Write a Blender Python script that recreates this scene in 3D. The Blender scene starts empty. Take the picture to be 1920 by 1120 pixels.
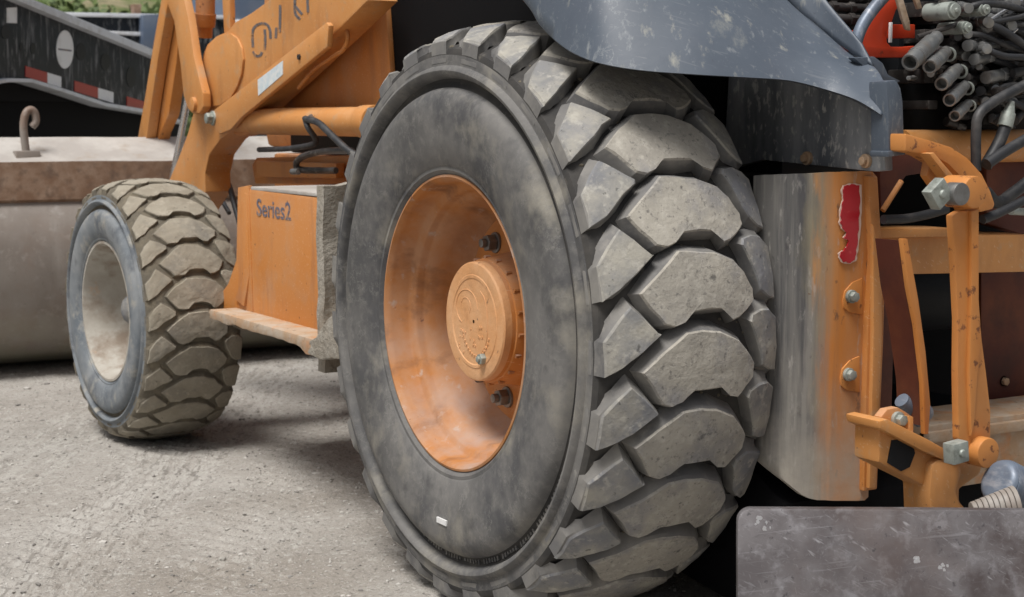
import bpy, bmesh, math, random
from mathutils import Vector, Matrix, noise
R = math.radians
C = bpy.context.scene.collection
random.seed(7)

# ------------------------------------------------------------------ camera, sky, sun, exposure
CAM = Vector((-1.6742, -3.0948, 1.075)); YAW = .5339; PITCH = .1107; FPX = 3053.4
cd = bpy.data.cameras.new('camera'); cam = bpy.data.objects.new('camera', cd); C.objects.link(cam)
cam.location = CAM; cam.rotation_euler = (math.pi/2 - PITCH, 0, -YAW)
cd.sensor_width = 36; cd.lens = FPX/1920*36; cd.clip_end = 900; cd.clip_start = .05
cd.dof.use_dof = True; cd.dof.focus_distance = 3.35; cd.dof.aperture_fstop = 9
bpy.context.scene.camera = cam
w = bpy.data.worlds.new('World'); bpy.context.scene.world = w; w.use_nodes = True
nt = w.node_tree; bg = nt.nodes['Background']
sky = nt.nodes.new('ShaderNodeTexSky'); sky.sky_type = 'NISHITA'; sky.sun_disc = False
SUN_EL, SUN_AZ = R(66), R(246)          # azimuth clockwise from +Y
sky.sun_elevation = SUN_EL; sky.sun_rotation = SUN_AZ
sky.air_density = 1; sky.dust_density = 6; sky.ozone_density = 1
hs = nt.nodes.new('ShaderNodeHueSaturation'); hs.inputs['Saturation'].default_value = .38
nt.links.new(sky.outputs[0], hs.inputs['Color']); nt.links.new(hs.outputs[0], bg.inputs[0])
bg.inputs[1].default_value = .054
sd = bpy.data.lights.new('sun', 'SUN'); sd.energy = 2.05; sd.angle = R(24); sd.color = (1, .97, .93)
so = bpy.data.objects.new('sun', sd); C.objects.link(so)
sv = Vector((math.sin(SUN_AZ)*math.cos(SUN_EL), math.cos(SUN_AZ)*math.cos(SUN_EL), math.sin(SUN_EL)))
so.rotation_euler = sv.to_track_quat('Z', 'Y').to_euler(); so.location = sv*20
vs = bpy.context.scene.view_settings
vs.view_transform = 'Standard'; vs.look = 'None'; vs.gamma = 1; vs.use_curve_mapping = False; vs.exposure = .72

# ------------------------------------------------------------------ measuring helpers (vehicle axes: +Y forward, -X its left side)
FW = Vector((math.sin(YAW)*math.cos(PITCH), math.cos(YAW)*math.cos(PITCH), -math.sin(PITCH)))
RT = Vector((math.cos(YAW), -math.sin(YAW), 0)); UP = RT.cross(FW)
def ray(px, py): return FW + RT*((px-960)/FPX) - UP*((py-560)/FPX)
def onx(px, py, x): d = ray(px, py); return CAM + d*((x-CAM.x)/d.x)
def ony(px, py, y): d = ray(px, py); return CAM + d*((y-CAM.y)/d.y)
def onz(px, py, z=0): d = ray(px, py); return CAM + d*((z-CAM.z)/d.z)
def ondep(px, py, dep): return CAM + ray(px, py)*dep
def ppm(p): return FPX/((p-CAM).dot(FW))

# ------------------------------------------------------------------ materials
def mk(name, base, rough=.6, metal=0, layers=(), bump=None, spec=.5, bump2=None):
    m = bpy.data.materials.new(name); m.use_nodes = True
    t = m.node_tree; b = t.nodes['Principled BSDF']; L = t.links.new
    b.inputs['Roughness'].default_value = rough; b.inputs['Metallic'].default_value = metal
    b.inputs['Specular IOR Level'].default_value = spec
    geo = t.nodes.new('ShaderNodeNewGeometry')
    def nz(scale, stretch=(1, 1, 1), seed=0, detail=8, rgh=.62, rot=None):
        mp = t.nodes.new('ShaderNodeMapping'); mp.inputs['Scale'].default_value = stretch
        mp.inputs['Location'].default_value = (seed*3.17, seed*1.91, seed*2.33)
        if rot is None: L(geo.outputs['Position'], mp.inputs[0])
        else:                # scratches that run at an angle across a plate
            vr = t.nodes.new('ShaderNodeVectorRotate'); vr.inputs['Axis'].default_value = rot[0]; vr.inputs['Angle'].default_value = R(rot[1])
            L(geo.outputs['Position'], vr.inputs['Vector']); L(vr.outputs[0], mp.inputs[0])
        n = t.nodes.new('ShaderNodeTexNoise'); n.inputs['Scale'].default_value = scale
        n.inputs['Detail'].default_value = detail; n.inputs['Roughness'].default_value = rgh
        L(mp.outputs[0], n.inputs['Vector']); return n.outputs['Fac']
    col = t.nodes.new('ShaderNodeRGB'); col.outputs[0].default_value = (*base, 1); cur = col.outputs[0]
    rv = None
    for i, ly in enumerate(layers):
        f = nz(ly.get('scale', 5), ly.get('stretch', (1, 1, 1)), ly.get('seed', i+1), ly.get('detail', 8), ly.get('rgh', .62), ly.get('rot'))
        mr = t.nodes.new('ShaderNodeMapRange'); mr.inputs[1].default_value = ly.get('lo', 0); mr.inputs[2].default_value = ly.get('hi', 1)
        mr.inputs[3].default_value = ly.get('min', 0); mr.inputs[4].default_value = ly.get('amt', 1)
        if 'ridge' in ly:        # thin scratches: where the noise crosses its middle value
            ab = t.nodes.new('ShaderNodeMath'); ab.operation = 'SUBTRACT'; L(f, ab.inputs[0]); ab.inputs[1].default_value = .5
            a2 = t.nodes.new('ShaderNodeMath'); a2.operation = 'ABSOLUTE'; L(ab.outputs[0], a2.inputs[0]); f = a2.outputs[0]
            mr.inputs[1].default_value = 0; mr.inputs[2].default_value = ly['ridge']; mr.inputs[3].default_value = ly.get('amt', 1); mr.inputs[4].default_value = 0
        L(f, mr.inputs[0]); fac = mr.outputs[0]
        if 'ridge' in ly:
            n3 = nz(ly.get('scale', 5)*.9, (1, 1, 1), ly.get('seed', i+1)+20, 3); m3 = t.nodes.new('ShaderNodeMapRange'); m3.inputs[1].default_value = .48; m3.inputs[2].default_value = .62; L(n3, m3.inputs[0])
            mu = t.nodes.new('ShaderNodeMath'); mu.operation = 'MULTIPLY'; L(fac, mu.inputs[0]); L(m3.outputs[0], mu.inputs[1]); fac = mu.outputs[0]
        if ly.get('up'):
            sp = t.nodes.new('ShaderNodeSeparateXYZ'); L(geo.outputs['Normal'], sp.inputs[0])
            m2 = t.nodes.new('ShaderNodeMapRange'); m2.inputs[1].default_value = -.2; m2.inputs[2].default_value = .8
            L(sp.outputs[2], m2.inputs[0])
            mu = t.nodes.new('ShaderNodeMath'); mu.operation = 'MULTIPLY'; L(fac, mu.inputs[0]); L(m2.outputs[0], mu.inputs[1]); fac = mu.outputs[0]
        if ly.get('band'):   # the pressed strip of a tyre track
            rt_, c0, hw = ly['band']; vr2 = t.nodes.new('ShaderNodeVectorRotate'); vr2.inputs['Axis'].default_value = rt_[0]; vr2.inputs['Angle'].default_value = R(rt_[1]); L(geo.outputs['Position'], vr2.inputs['Vector'])
            sp = t.nodes.new('ShaderNodeSeparateXYZ'); L(vr2.outputs[0], sp.inputs[0])
            ab = t.nodes.new('ShaderNodeMath'); ab.operation = 'SUBTRACT'; L(sp.outputs[0], ab.inputs[0]); ab.inputs[1].default_value = c0
            a2 = t.nodes.new('ShaderNodeMath'); a2.operation = 'ABSOLUTE'; L(ab.outputs[0], a2.inputs[0])
            m2 = t.nodes.new('ShaderNodeMapRange'); m2.inputs[1].default_value = hw*.6; m2.inputs[2].default_value = hw; m2.inputs[3].default_value = 1; m2.inputs[4].default_value = 0; L(a2.outputs[0], m2.inputs[0])
            mu = t.nodes.new('ShaderNodeMath'); mu.operation = 'MULTIPLY'; L(fac, mu.inputs[0]); L(m2.outputs[0], mu.inputs[1]); fac = mu.outputs[0]
        if ly.get('zr'):     # splashed mud that reaches up to a height
            sp = t.nodes.new('ShaderNodeSeparateXYZ'); L(geo.outputs['Position'], sp.inputs[0])
            m2 = t.nodes.new('ShaderNodeMapRange'); m2.inputs[1].default_value = ly['zr'][0]; m2.inputs[2].default_value = ly['zr'][1]
            m2.inputs[3].default_value = 1; m2.inputs[4].default_value = 0; L(sp.outputs[2], m2.inputs[0])
            mu = t.nodes.new('ShaderNodeMath'); mu.operation = 'MULTIPLY'; L(fac, mu.inputs[0]); L(m2.outputs[0], mu.inputs[1]); fac = mu.outputs[0]
        if ly.get('xr'):     # wear limited to a span across the vehicle
            sp = t.nodes.new('ShaderNodeSeparateXYZ'); L(geo.outputs['Position'], sp.inputs[0])
            m2 = t.nodes.new('ShaderNodeMapRange'); m2.inputs[1].default_value = ly['xr'][0]; m2.inputs[2].default_value = ly['xr'][1]
            m2.inputs[3].default_value = 1; m2.inputs[4].default_value = 0; L(sp.outputs[0], m2.inputs[0])
            mu = t.nodes.new('ShaderNodeMath'); mu.operation = 'MULTIPLY'; L(fac, mu.inputs[0]); L(m2.outputs[0], mu.inputs[1]); fac = mu.outputs[0]
        mx = t.nodes.new('ShaderNodeMix'); mx.data_type = 'RGBA'; L(fac, mx.inputs[0]); L(cur, mx.inputs[6])
        mx.inputs[7].default_value = (*ly['col'], 1); cur = mx.outputs[2]
        if 'rough' in ly:
            mr2 = t.nodes.new('ShaderNodeMix'); L(fac, mr2.inputs[0])
            if rv is None: mr2.inputs[2].default_value = rough
            else: L(rv, mr2.inputs[2])
            mr2.inputs[3].default_value = ly['rough']; rv = mr2.outputs[0]
    if rv is not None: L(rv, b.inputs['Roughness'])
    L(cur, b.inputs['Base Color'])
    prev = None
    for bb in (bump, bump2):
        if not bb: continue
        bp = t.nodes.new('ShaderNodeBump'); bp.inputs['Strength'].default_value = bb[1]; bp.inputs['Distance'].default_value = bb[2]
        L(nz(bb[0], bb[3] if len(bb) > 3 else (1, 1, 1), 9, 6), bp.inputs['Height'])
        if prev: L(prev, bp.inputs['Normal'])
        prev = bp.outputs[0]
    if prev: L(prev, b.inputs['Normal'])
    return m

PN = (math.sin(YAW), math.cos(YAW), 0)
def scr(ang, seed, amt, th=.62, col=(.36, .36, .38), w_=210, l_=5, rot=PN): return dict(col=col, scale=1, stretch=(w_, w_, l_), rot=(rot, ang), lo=th, hi=th+.07, amt=amt, seed=seed, detail=2)
DUST = (.36, .31, .25); PALE = (.47, .43, .37)
M = {}
M['orange'] = mk('orange_paint', (.52, .185, .030), .48, layers=[
    dict(col=(.56, .24, .07), scale=3, lo=.35, hi=.7, amt=.75, rough=.6),
    dict(col=DUST, scale=6, lo=.52, hi=.8, amt=.45, rough=.85),
    dict(col=(.40, .13, .03), scale=14, lo=.58, hi=.75, amt=.5, stretch=(1, 1, .25)),
    dict(col=(.10, .045, .025), scale=42, lo=.66, hi=.70, amt=.85, rough=.8), scr(80, 71, .45, .62, (.66, .42, .24), 170, 7), dict(col=(.30, .12, .05), scale=9, stretch=(1, 1, .2), lo=.55, hi=.68, amt=.5, seed=73),
    dict(col=(.5, .45, .38), scale=5, lo=.3, hi=.8, amt=.45, up=1, rough=.9)], bump=(60, .10, .003))
M['orange_clean'] = mk('faded_orange_paint', (.56, .235, .06), .5, layers=[
    dict(col=(.60, .30, .11), scale=4, lo=.35, hi=.7, amt=.7),
    dict(col=(.5, .2, .05), scale=2.5, lo=.5, hi=.75, amt=.5),
    dict(col=(.12, .06, .035), scale=50, lo=.66, hi=.70, amt=.75), dict(col=(.36, .15, .05), scale=10, stretch=(1, 1, .35), lo=.54, hi=.68, amt=.45, seed=75), scr(55, 77, .4, .63, (.7, .5, .32), 150, 8), dict(col=(.40, .30, .2), scale=18, lo=.57, hi=.68, amt=.45, seed=79),
    dict(col=(.55, .42, .28), scale=8, lo=.4, hi=.8, amt=.4, up=1)], bump=(50, .08, .003))
M['orange_chipped'] = mk('chipped_orange_paint', (.54, .20, .04), .5, layers=[
    dict(col=(.58, .27, .09), scale=5, lo=.35, hi=.7, amt=.7),
    dict(col=(.16, .06, .03), scale=38, lo=.60, hi=.66, amt=.9, rough=.85, seed=5),
    dict(col=(.45, .16, .05), scale=9, lo=.55, hi=.75, amt=.5, stretch=(1, 1, .3)),
    dict(col=DUST, scale=12, lo=.55, hi=.8, amt=.4, up=1)], bump=(50, .15, .004))
M['rim'] = mk('scuffed_orange_rim', (.43, .17, .042), .72, layers=[
    dict(col=(.45, .25, .14), scale=6, lo=.42, hi=.60, amt=.85, rough=.8), dict(col=(.14, .06, .03), scale=12, stretch=(.4, 1, 1), lo=.55, hi=.68, amt=.6, seed=21), dict(col=(.46, .40, .36), scale=24, lo=.60, hi=.70, amt=.6, seed=22),
    dict(col=(.20, .075, .03), scale=6, lo=.52, hi=.72, amt=.55, seed=3),
    dict(col=(.38, .31, .28), scale=8, lo=.4, hi=.7, amt=.75, up=1, rough=.9),
    dict(col=(.16, .07, .05), scale=45, lo=.69, hi=.73, amt=.8)], bump=(45, .15, .004))
M['hub'] = mk('dusty_hub_paint', (.62, .31, .13), .65, layers=[
    dict(col=(.66, .40, .22), scale=9, lo=.4, hi=.65, amt=.8),
    dict(col=(.18, .10, .06), scale=48, lo=.64, hi=.69, amt=.8),
    dict(col=(.42, .2, .08), scale=14, lo=.56, hi=.7, amt=.5)], bump=(55, .35, .006))
M['rubber'] = mk('dusty_black_rubber', (.072, .071, .071), .72, layers=[
    dict(col=(.165, .16, .153), scale=3.2, lo=.38, hi=.58, amt=.9, rough=.85),
    dict(col=(.060, .061, .066), scale=4.5, lo=.49, hi=.63, amt=.85, seed=14),
    dict(col=(.29, .27, .225), scale=6.5, lo=.53, hi=.70, amt=.75, seed=4, rough=.9),
    dict(col=(.24, .23, .21), scale=32, lo=.5, hi=.75, amt=.45, seed=6),
    dict(col=(.33, .32, .29), scale=7, ridge=.008, amt=.3, seed=18), dict(col=(.30, .29, .27), scale=16, ridge=.016, amt=.3, seed=31),
    dict(col=(.048, .048, .05), scale=9, lo=.58, hi=.70, amt=.7, seed=25),
    dict(col=(.15, .15, .155), scale=80, lo=.62, hi=.7, amt=.5, seed=8)], bump=(90, .2, .002), bump2=(9, .15, .012))
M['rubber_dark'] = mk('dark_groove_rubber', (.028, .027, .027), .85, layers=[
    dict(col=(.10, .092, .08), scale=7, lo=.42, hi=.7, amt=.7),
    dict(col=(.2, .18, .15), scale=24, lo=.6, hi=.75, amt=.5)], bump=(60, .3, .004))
M['lug_side'] = mk('lug_side_rubber', (.135, .133, .132), .8, layers=[
    dict(col=(.25, .238, .215), scale=7, lo=.40, hi=.66, amt=.85), dict(col=(.06, .06, .062), scale=9, lo=.54, hi=.68, amt=.7, seed=15),
    dict(col=(.3, .28, .25), scale=30, lo=.56, hi=.72, amt=.5)], bump=(70, .25, .003))
M['lug_top'] = mk('dusty_worn_lug_face', (.27, .254, .225), .88, layers=[
    dict(col=(.39, .365, .315), scale=5, lo=.36, hi=.60, amt=.9),
    dict(col=(.21, .21, .225), scale=9, lo=.5, hi=.66, amt=.7, seed=5),
    dict(col=(.47, .445, .39), scale=44, lo=.52, hi=.66, amt=.6, seed=7),
    dict(col=(.12, .115, .11), scale=85, lo=.59, hi=.68, amt=.65, seed=2, detail=4),
    dict(col=(.07, .068, .066), scale=26, lo=.63, hi=.70, amt=.7, seed=11),
    dict(col=(.11, .105, .10), scale=12, ridge=.010, amt=.6, seed=51), dict(col=(.5, .48, .43), scale=20, ridge=.012, amt=.4, seed=53)], bump=(95, .5, .004), bump2=(30, .3, .007))
M['lug_shoulder'] = mk('dusty_shoulder_lug_face', (.21, .21, .208), .85, layers=[
    dict(col=(.37, .35, .30), scale=11, lo=.42, hi=.62, amt=.9),
    dict(col=(.155, .165, .20), scale=8, lo=.48, hi=.68, amt=.7, seed=5),
    dict(col=(.45, .43, .38), scale=46, lo=.54, hi=.66, amt=.6, seed=7),
    dict(col=(.07, .068, .065), scale=70, lo=.62, hi=.68, amt=.7, seed=2)], bump=(85, .45, .004), bump2=(22, .25, .008))
M['mud_tyre_side'] = mk('blue_grey_dusty_rubber', (.125, .145, .165), .8, layers=[
    dict(col=(.27, .28, .285), scale=5, lo=.38, hi=.65, amt=.8),
    dict(col=(.06, .07, .085), scale=8, lo=.50, hi=.64, amt=.7, seed=4),
    dict(col=(.36, .34, .29), scale=14, lo=.54, hi=.68, amt=.75, seed=9), dict(col=(.36, .36, .35), scale=9, ridge=.012, amt=.4, seed=19)], bump=(60, .3, .004))
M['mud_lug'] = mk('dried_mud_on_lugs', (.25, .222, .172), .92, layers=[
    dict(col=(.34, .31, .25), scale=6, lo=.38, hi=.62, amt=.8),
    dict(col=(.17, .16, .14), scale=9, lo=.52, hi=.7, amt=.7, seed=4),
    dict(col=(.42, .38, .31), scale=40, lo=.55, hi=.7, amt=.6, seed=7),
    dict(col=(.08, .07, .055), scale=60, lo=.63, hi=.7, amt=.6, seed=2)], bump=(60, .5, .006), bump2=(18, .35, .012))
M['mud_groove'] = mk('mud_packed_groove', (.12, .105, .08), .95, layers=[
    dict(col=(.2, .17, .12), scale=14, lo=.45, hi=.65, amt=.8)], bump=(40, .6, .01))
M['mud_shoulder'] = mk('bright_mud_shoulder', (.25, .24, .22), .92, layers=[
    dict(col=(.16, .17, .19), scale=9, lo=.42, hi=.6, amt=.85),
    dict(col=(.38, .36, .32), scale=22, lo=.52, hi=.68, amt=.7, seed=3)], bump=(50, .5, .006))
M['front_rim'] = mk('mud_coated_rim', (.34, .31, .265), .9, layers=[
    dict(col=(.46, .44, .395), scale=5, lo=.4, hi=.62, amt=.85),
    dict(col=(.22, .165, .12), scale=9, lo=.48, hi=.64, amt=.8, seed=3),
    dict(col=(.5, .28, .14), scale=9, lo=.62, hi=.72, amt=.6, seed=6)], bump=(30, .35, .01))
M['fender'] = mk('weathered_blue_grey_fender', (.075, .094, .122), .5, layers=[
    dict(col=(.108, .128, .158), scale=4, lo=.38, hi=.68, amt=.85),
    dict(col=(.075, .088, .115), scale=5, lo=.50, hi=.72, amt=.65, seed=8),
    dict(col=(.40, .39, .33), scale=26, stretch=(1, 1, .22), lo=.60, hi=.70, amt=.6, seed=4, rough=.8), dict(col=(.40, .40, .34), scale=7, stretch=(1, 1, .4), lo=.60, hi=.74, amt=.4, seed=44, rgh=.75), scr(75, 61, .2, .64, (.3, .31, .32), 170, 6),
    dict(col=(.28, .30, .31), scale=60, stretch=(1, 1, .4), lo=.59, hi=.70, amt=.5, seed=6),
    dict(col=(.36, .38, .38), scale=5, ridge=.006, amt=.35, seed=41), dict(col=(.06, .07, .09), scale=70, lo=.67, hi=.71, amt=.6, seed=12)], bump=(35, .12, .004))
M['fender_inner'] = mk('mud_spattered_inner_fender', (.11, .12, .135), .7, layers=[
    dict(col=(.36, .37, .38), scale=8, stretch=(1, 1, .18), lo=.42, hi=.66, amt=.85),
    dict(col=(.5, .49, .46), scale=75, stretch=(1, 1, .5), lo=.55, hi=.65, amt=.7, seed=5)], bump=(60, .25, .004))
M['flap'] = mk('mud_washed_grey_sheet', (.20, .195, .18), .8, layers=[
    dict(col=(.30, .285, .26), scale=12, stretch=(1.6, 1.6, .12), lo=.40, hi=.62, amt=.85),
    dict(col=(.10, .10, .105), scale=16, stretch=(1.6, 1.6, .1), lo=.52, hi=.68, amt=.7, seed=5),
    dict(col=(.36, .33, .22), scale=7, stretch=(1, 1, .3), lo=.58, hi=.75, amt=.5, seed=9)], bump=(40, .2, .004))
M['flap_mix'] = mk('mud_washed_orange_post', (.54, .205, .045), .6, layers=[
    dict(col=(.47, .27, .14), scale=10, stretch=(1.4, 1.4, .2), lo=.44, hi=.68, amt=.75),
    dict(col=(.125, .122, .116), scale=9, lo=.05, hi=.15, amt=1, seed=9, xr=(.462, .472)),
    dict(col=(.145, .14, .132), scale=20, lo=.36, hi=.50, amt=.97, seed=19, xr=(.478, .512), stretch=(1.3, 1.3, .22)),
    dict(col=(.235, .225, .205), scale=22, stretch=(1.8, 1.8, .09), lo=.46, hi=.58, amt=.85, xr=(.48, .52)),
    dict(col=(.065, .065, .07), scale=18, stretch=(1.6, 1.6, .1), lo=.50, hi=.62, amt=.85, seed=5, xr=(.49, .535)),
    dict(col=(.30, .26, .16), scale=6, stretch=(1, 1, .35), lo=.54, hi=.68, amt=.6, seed=27, xr=(.49, .54)), dict(col=(.42, .40, .37), scale=60, stretch=(1, 1, .3), lo=.58, hi=.68, amt=.5, seed=29), dict(col=(.05, .045, .045), scale=44, stretch=(1, 1, .5), lo=.62, hi=.70, amt=.6, seed=30),
    dict(col=(.42, .38, .32), scale=6, lo=.25, hi=.6, amt=.8, zr=(.36, .62), seed=3),
    dict(col=(.14, .06, .03), scale=40, lo=.69, hi=.73, amt=.8)], bump=(40, .2, .004))
M['steel_plate'] = mk('scuffed_steel_plate', (.098, .088, .091), .48, .3, layers=[
    dict(col=(.155, .145, .15), scale=7, lo=.42, hi=.60, amt=.9, rough=.6),
    dict(col=(.065, .050, .048), scale=8, lo=.50, hi=.64, amt=.85, seed=5, rough=.42),
    dict(col=(.27, .265, .28), scale=30, lo=.54, hi=.7, amt=.55, seed=9),
    scr(62, 3, .22, .64, l_=3), scr(72, 8, .18, .64, l_=3), scr(-40, 13, .16, .65, l_=3), scr(96, 17, .2, .64, l_=2), scr(20, 23, .14, .65), scr(50, 29, .4, .69, (.5, .5, .52), 90, 3), scr(-62, 33, .25, .66, (.04, .036, .038)),
    dict(col=(.40, .40, .42), scale=9, lo=.66, hi=.72, amt=.5, seed=35), dict(col=(.10, .07, .06), scale=4, lo=.5, hi=.66, amt=.5, seed=37),
    dict(col=(.035, .032, .035), scale=70, lo=.62, hi=.69, amt=.7, seed=8)], bump=(40, .2, .003))
M['scrape'] = mk('bare_scraped_steel', (.6, .6, .62), .35, .7, bump=(60, .3, .004))
M['void_black'] = mk('black_void_shade', (.005, .005, .006), .8, spec=.12)  # near-black puts the shade of voids and undersides into the colour
M['orange_shade'] = mk('shade_darkened_orange_paint', (.085, .018, .009), .65, layers=[dict(col=(.20, .06, .02), scale=4, lo=.45, hi=.7, amt=.7), dict(col=(.03, .012, .01), scale=7, lo=.5, hi=.7, amt=.7, seed=3)], bump=(40, .15, .003))  # orange frame paint with its shade put into the colour as dark red
M['black'] = mk('dusty_black_paint_and_shade', (.012, .013, .015), .5, layers=[
    dict(col=(.04, .04, .042), scale=5, lo=.5, hi=.75, amt=.6, rough=.75)], bump=(40, .1, .003), spec=.2)  # black paint; on the inner frame parts it stands in for shade
M['hose'] = mk('black_hose_rubber', (.022, .023, .026), .55, layers=[
    dict(col=(.11, .105, .10), scale=16, lo=.5, hi=.7, amt=.6)], bump=(80, .15, .002))
M['steel'] = mk('dull_zinc_steel', (.24, .245, .245), .42, .7, layers=[
    dict(col=(.16, .14, .12), scale=20, lo=.48, hi=.66, amt=.75, rough=.7),
    dict(col=(.36, .34, .30), scale=35, lo=.55, hi=.7, amt=.6, seed=4, rough=.8)], bump=(60, .2, .002))
M['greasy'] = mk('greasy_dirty_steel', (.075, .068, .065), .5, .5, layers=[
    dict(col=(.035, .03, .028), scale=14, lo=.42, hi=.62, amt=.8),
    dict(col=(.3, .28, .26), scale=40, lo=.58, hi=.7, amt=.6, seed=4)], bump=(50, .3, .004))
M['zinc'] = mk('pale_zinc_bolt', (.33, .36, .33), .55, .3, layers=[
    dict(col=(.14, .15, .13), scale=40, lo=.5, hi=.65, amt=.7),
    dict(col=(.52, .54, .50), scale=30, lo=.55, hi=.7, amt=.6, seed=3)], bump=(80, .3, .002))
M['chrome'] = mk('worn_chrome_rod', (.6, .61, .63), .25, .9, layers=[dict(col=(.35, .33, .3), scale=9, lo=.5, hi=.75, amt=.6, rough=.6)])
M['bucket'] = mk('worn_grey_bucket_steel', (.205, .178, .155), .62, layers=[
    dict(col=(.34, .315, .285), scale=9, stretch=(1, 1, .15), lo=.53, hi=.68, amt=.6, seed=31), dict(col=(.15, .12, .10), scale=8, stretch=(1, 1, .2), lo=.52, hi=.66, amt=.75, seed=33), dict(col=(.20, .10, .055), scale=6, stretch=(1, 1, .35), lo=.52, hi=.66, amt=.65, seed=83), dict(col=(.40, .385, .36), scale=20, lo=.57, hi=.68, amt=.5, seed=85), dict(col=(.46, .43, .4), scale=5, ridge=.008, amt=.5, seed=35),
    dict(col=(.29, .262, .235), scale=2.5, lo=.4, hi=.65, amt=.8),
    dict(col=(.2, .15, .12), scale=5, lo=.5, hi=.72, amt=.6, seed=4),
    dict(col=(.14, .11, .09), scale=45, lo=.62, hi=.7, amt=.5, seed=7),
    dict(col=(.27, .27, .18), scale=4, lo=.3, hi=.6, amt=.7, zr=(.05, .3), seed=6)], bump=(40, .12, .004))
M['bucket_rust'] = mk('rusty_bucket_band', (.21, .125, .078), .85, layers=[
    dict(col=(.33, .235, .17), scale=14, lo=.42, hi=.65, amt=.85),
    dict(col=(.12, .08, .06), scale=22, lo=.52, hi=.68, amt=.7, seed=3)], bump=(60, .3, .004))
M['bucket_top'] = mk('dusty_bucket_top', (.36, .335, .31), .85, layers=[
    dict(col=(.48, .46, .43), scale=6, lo=.4, hi=.62, amt=.8),
    dict(col=(.32, .27, .22), scale=12, lo=.54, hi=.7, amt=.7, seed=3)], bump=(60, .3, .004))
M['mud'] = mk('dried_grey_mud', (.27, .24, .195), .95, layers=[
    dict(col=(.36, .335, .29), scale=14, lo=.4, hi=.62, amt=.85),
    dict(col=(.15, .13, .10), scale=30, lo=.54, hi=.68, amt=.7, seed=3)], bump=(60, .8, .01), bump2=(16, .5, .015))
M['ledge'] = mk('dusty_pale_ledge', (.40, .26, .155), .85, layers=[
    dict(col=(.43, .37, .30), scale=14, lo=.42, hi=.64, amt=.8),
    dict(col=(.50, .20, .06), scale=12, lo=.54, hi=.7, amt=.8, seed=3),
    dict(col=(.12, .09, .06), scale=36, lo=.6, hi=.68, amt=.7, seed=5)], bump=(50, .5, .006))
M['red'] = mk('red_reflective_tape', (.42, .012, .022), .3, layers=[dict(col=(.55, .08, .08), scale=70, lo=.6, hi=.7, amt=.6)])
M['red_edge'] = mk('pale_torn_tape_backing', (.66, .5, .42), .7)
M['red_paint'] = mk('orange_red_paint', (.58, .055, .018), .4, layers=[
    dict(col=(.35, .035, .015), scale=12, lo=.5, hi=.7, amt=.7), dict(col=(.06, .03, .02), scale=40, lo=.66, hi=.7, amt=.7)])
M['white'] = mk('white_paint', (.86, .87, .88), .5, layers=[dict(col=(.5, .49, .46), scale=9, lo=.5, hi=.75, amt=.6)])
M['sticker'] = mk('pale_blue_decal', (.6, .68, .72), .45, layers=[dict(col=(.8, .8, .78), scale=30, lo=.45, hi=.6, amt=.8), dict(col=(.35, .5, .6), scale=45, lo=.55, hi=.65, amt=.6)])
M['ink'] = mk('faded_dark_print', (.12, .115, .15), .6, layers=[dict(col=(.45, .27, .13), scale=45, lo=.5, hi=.62, amt=.7)])
M['ink_faint'] = mk('worn_grey_print', (.13, .12, .125), .6, layers=[dict(col=(.52, .25, .08), scale=36, lo=.52, hi=.64, amt=.7)])
M['trailer_black'] = mk('scratched_black_trailer_paint', (.008, .011, .016), .5, spec=.2, layers=[
    dict(col=(.24, .245, .25), scale=20, stretch=(1.4, 1.4, .30), lo=.53, hi=.64, amt=.85, rough=.8),
    dict(col=(.2, .2, .2), scale=9, stretch=(1, 1, .5), ridge=.012, amt=.8, seed=16),
    dict(col=(.03, .035, .042), scale=4, lo=.45, hi=.7, amt=.6, seed=6)])
M['trailer_edge'] = mk('pale_grey_trailer_edge', (.70, .73, .78), .5, layers=[dict(col=(.38, .37, .36), scale=8, lo=.5, hi=.7, amt=.6)])
M['blue_grey'] = mk('blue_grey_truck_paint', (.10, .135, .20), .4, layers=[dict(col=(.18, .2, .24), scale=4, lo=.45, hi=.7, amt=.6)])
M['blue_steel'] = mk('scratched_blue_grey_steel', (.15, .185, .24), .45, .2, layers=[
    dict(col=(.36, .37, .40), scale=24, stretch=(3, .6, 1), lo=.52, hi=.64, amt=.75), dict(col=(.09, .10, .13), scale=9, lo=.55, hi=.7, amt=.7, seed=4)], bump=(40, .2, .003))
TA = math.degrees(-math.pi/2-math.atan2((onz(60, 1120)-onz(345, 850)).y, (onz(60, 1120)-onz(345, 850)).x)); ZR = ((0, 0, 1), TA)
TC = (Matrix.Rotation(R(TA), 3, 'Z') @ onz(345, 850)).x
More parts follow.
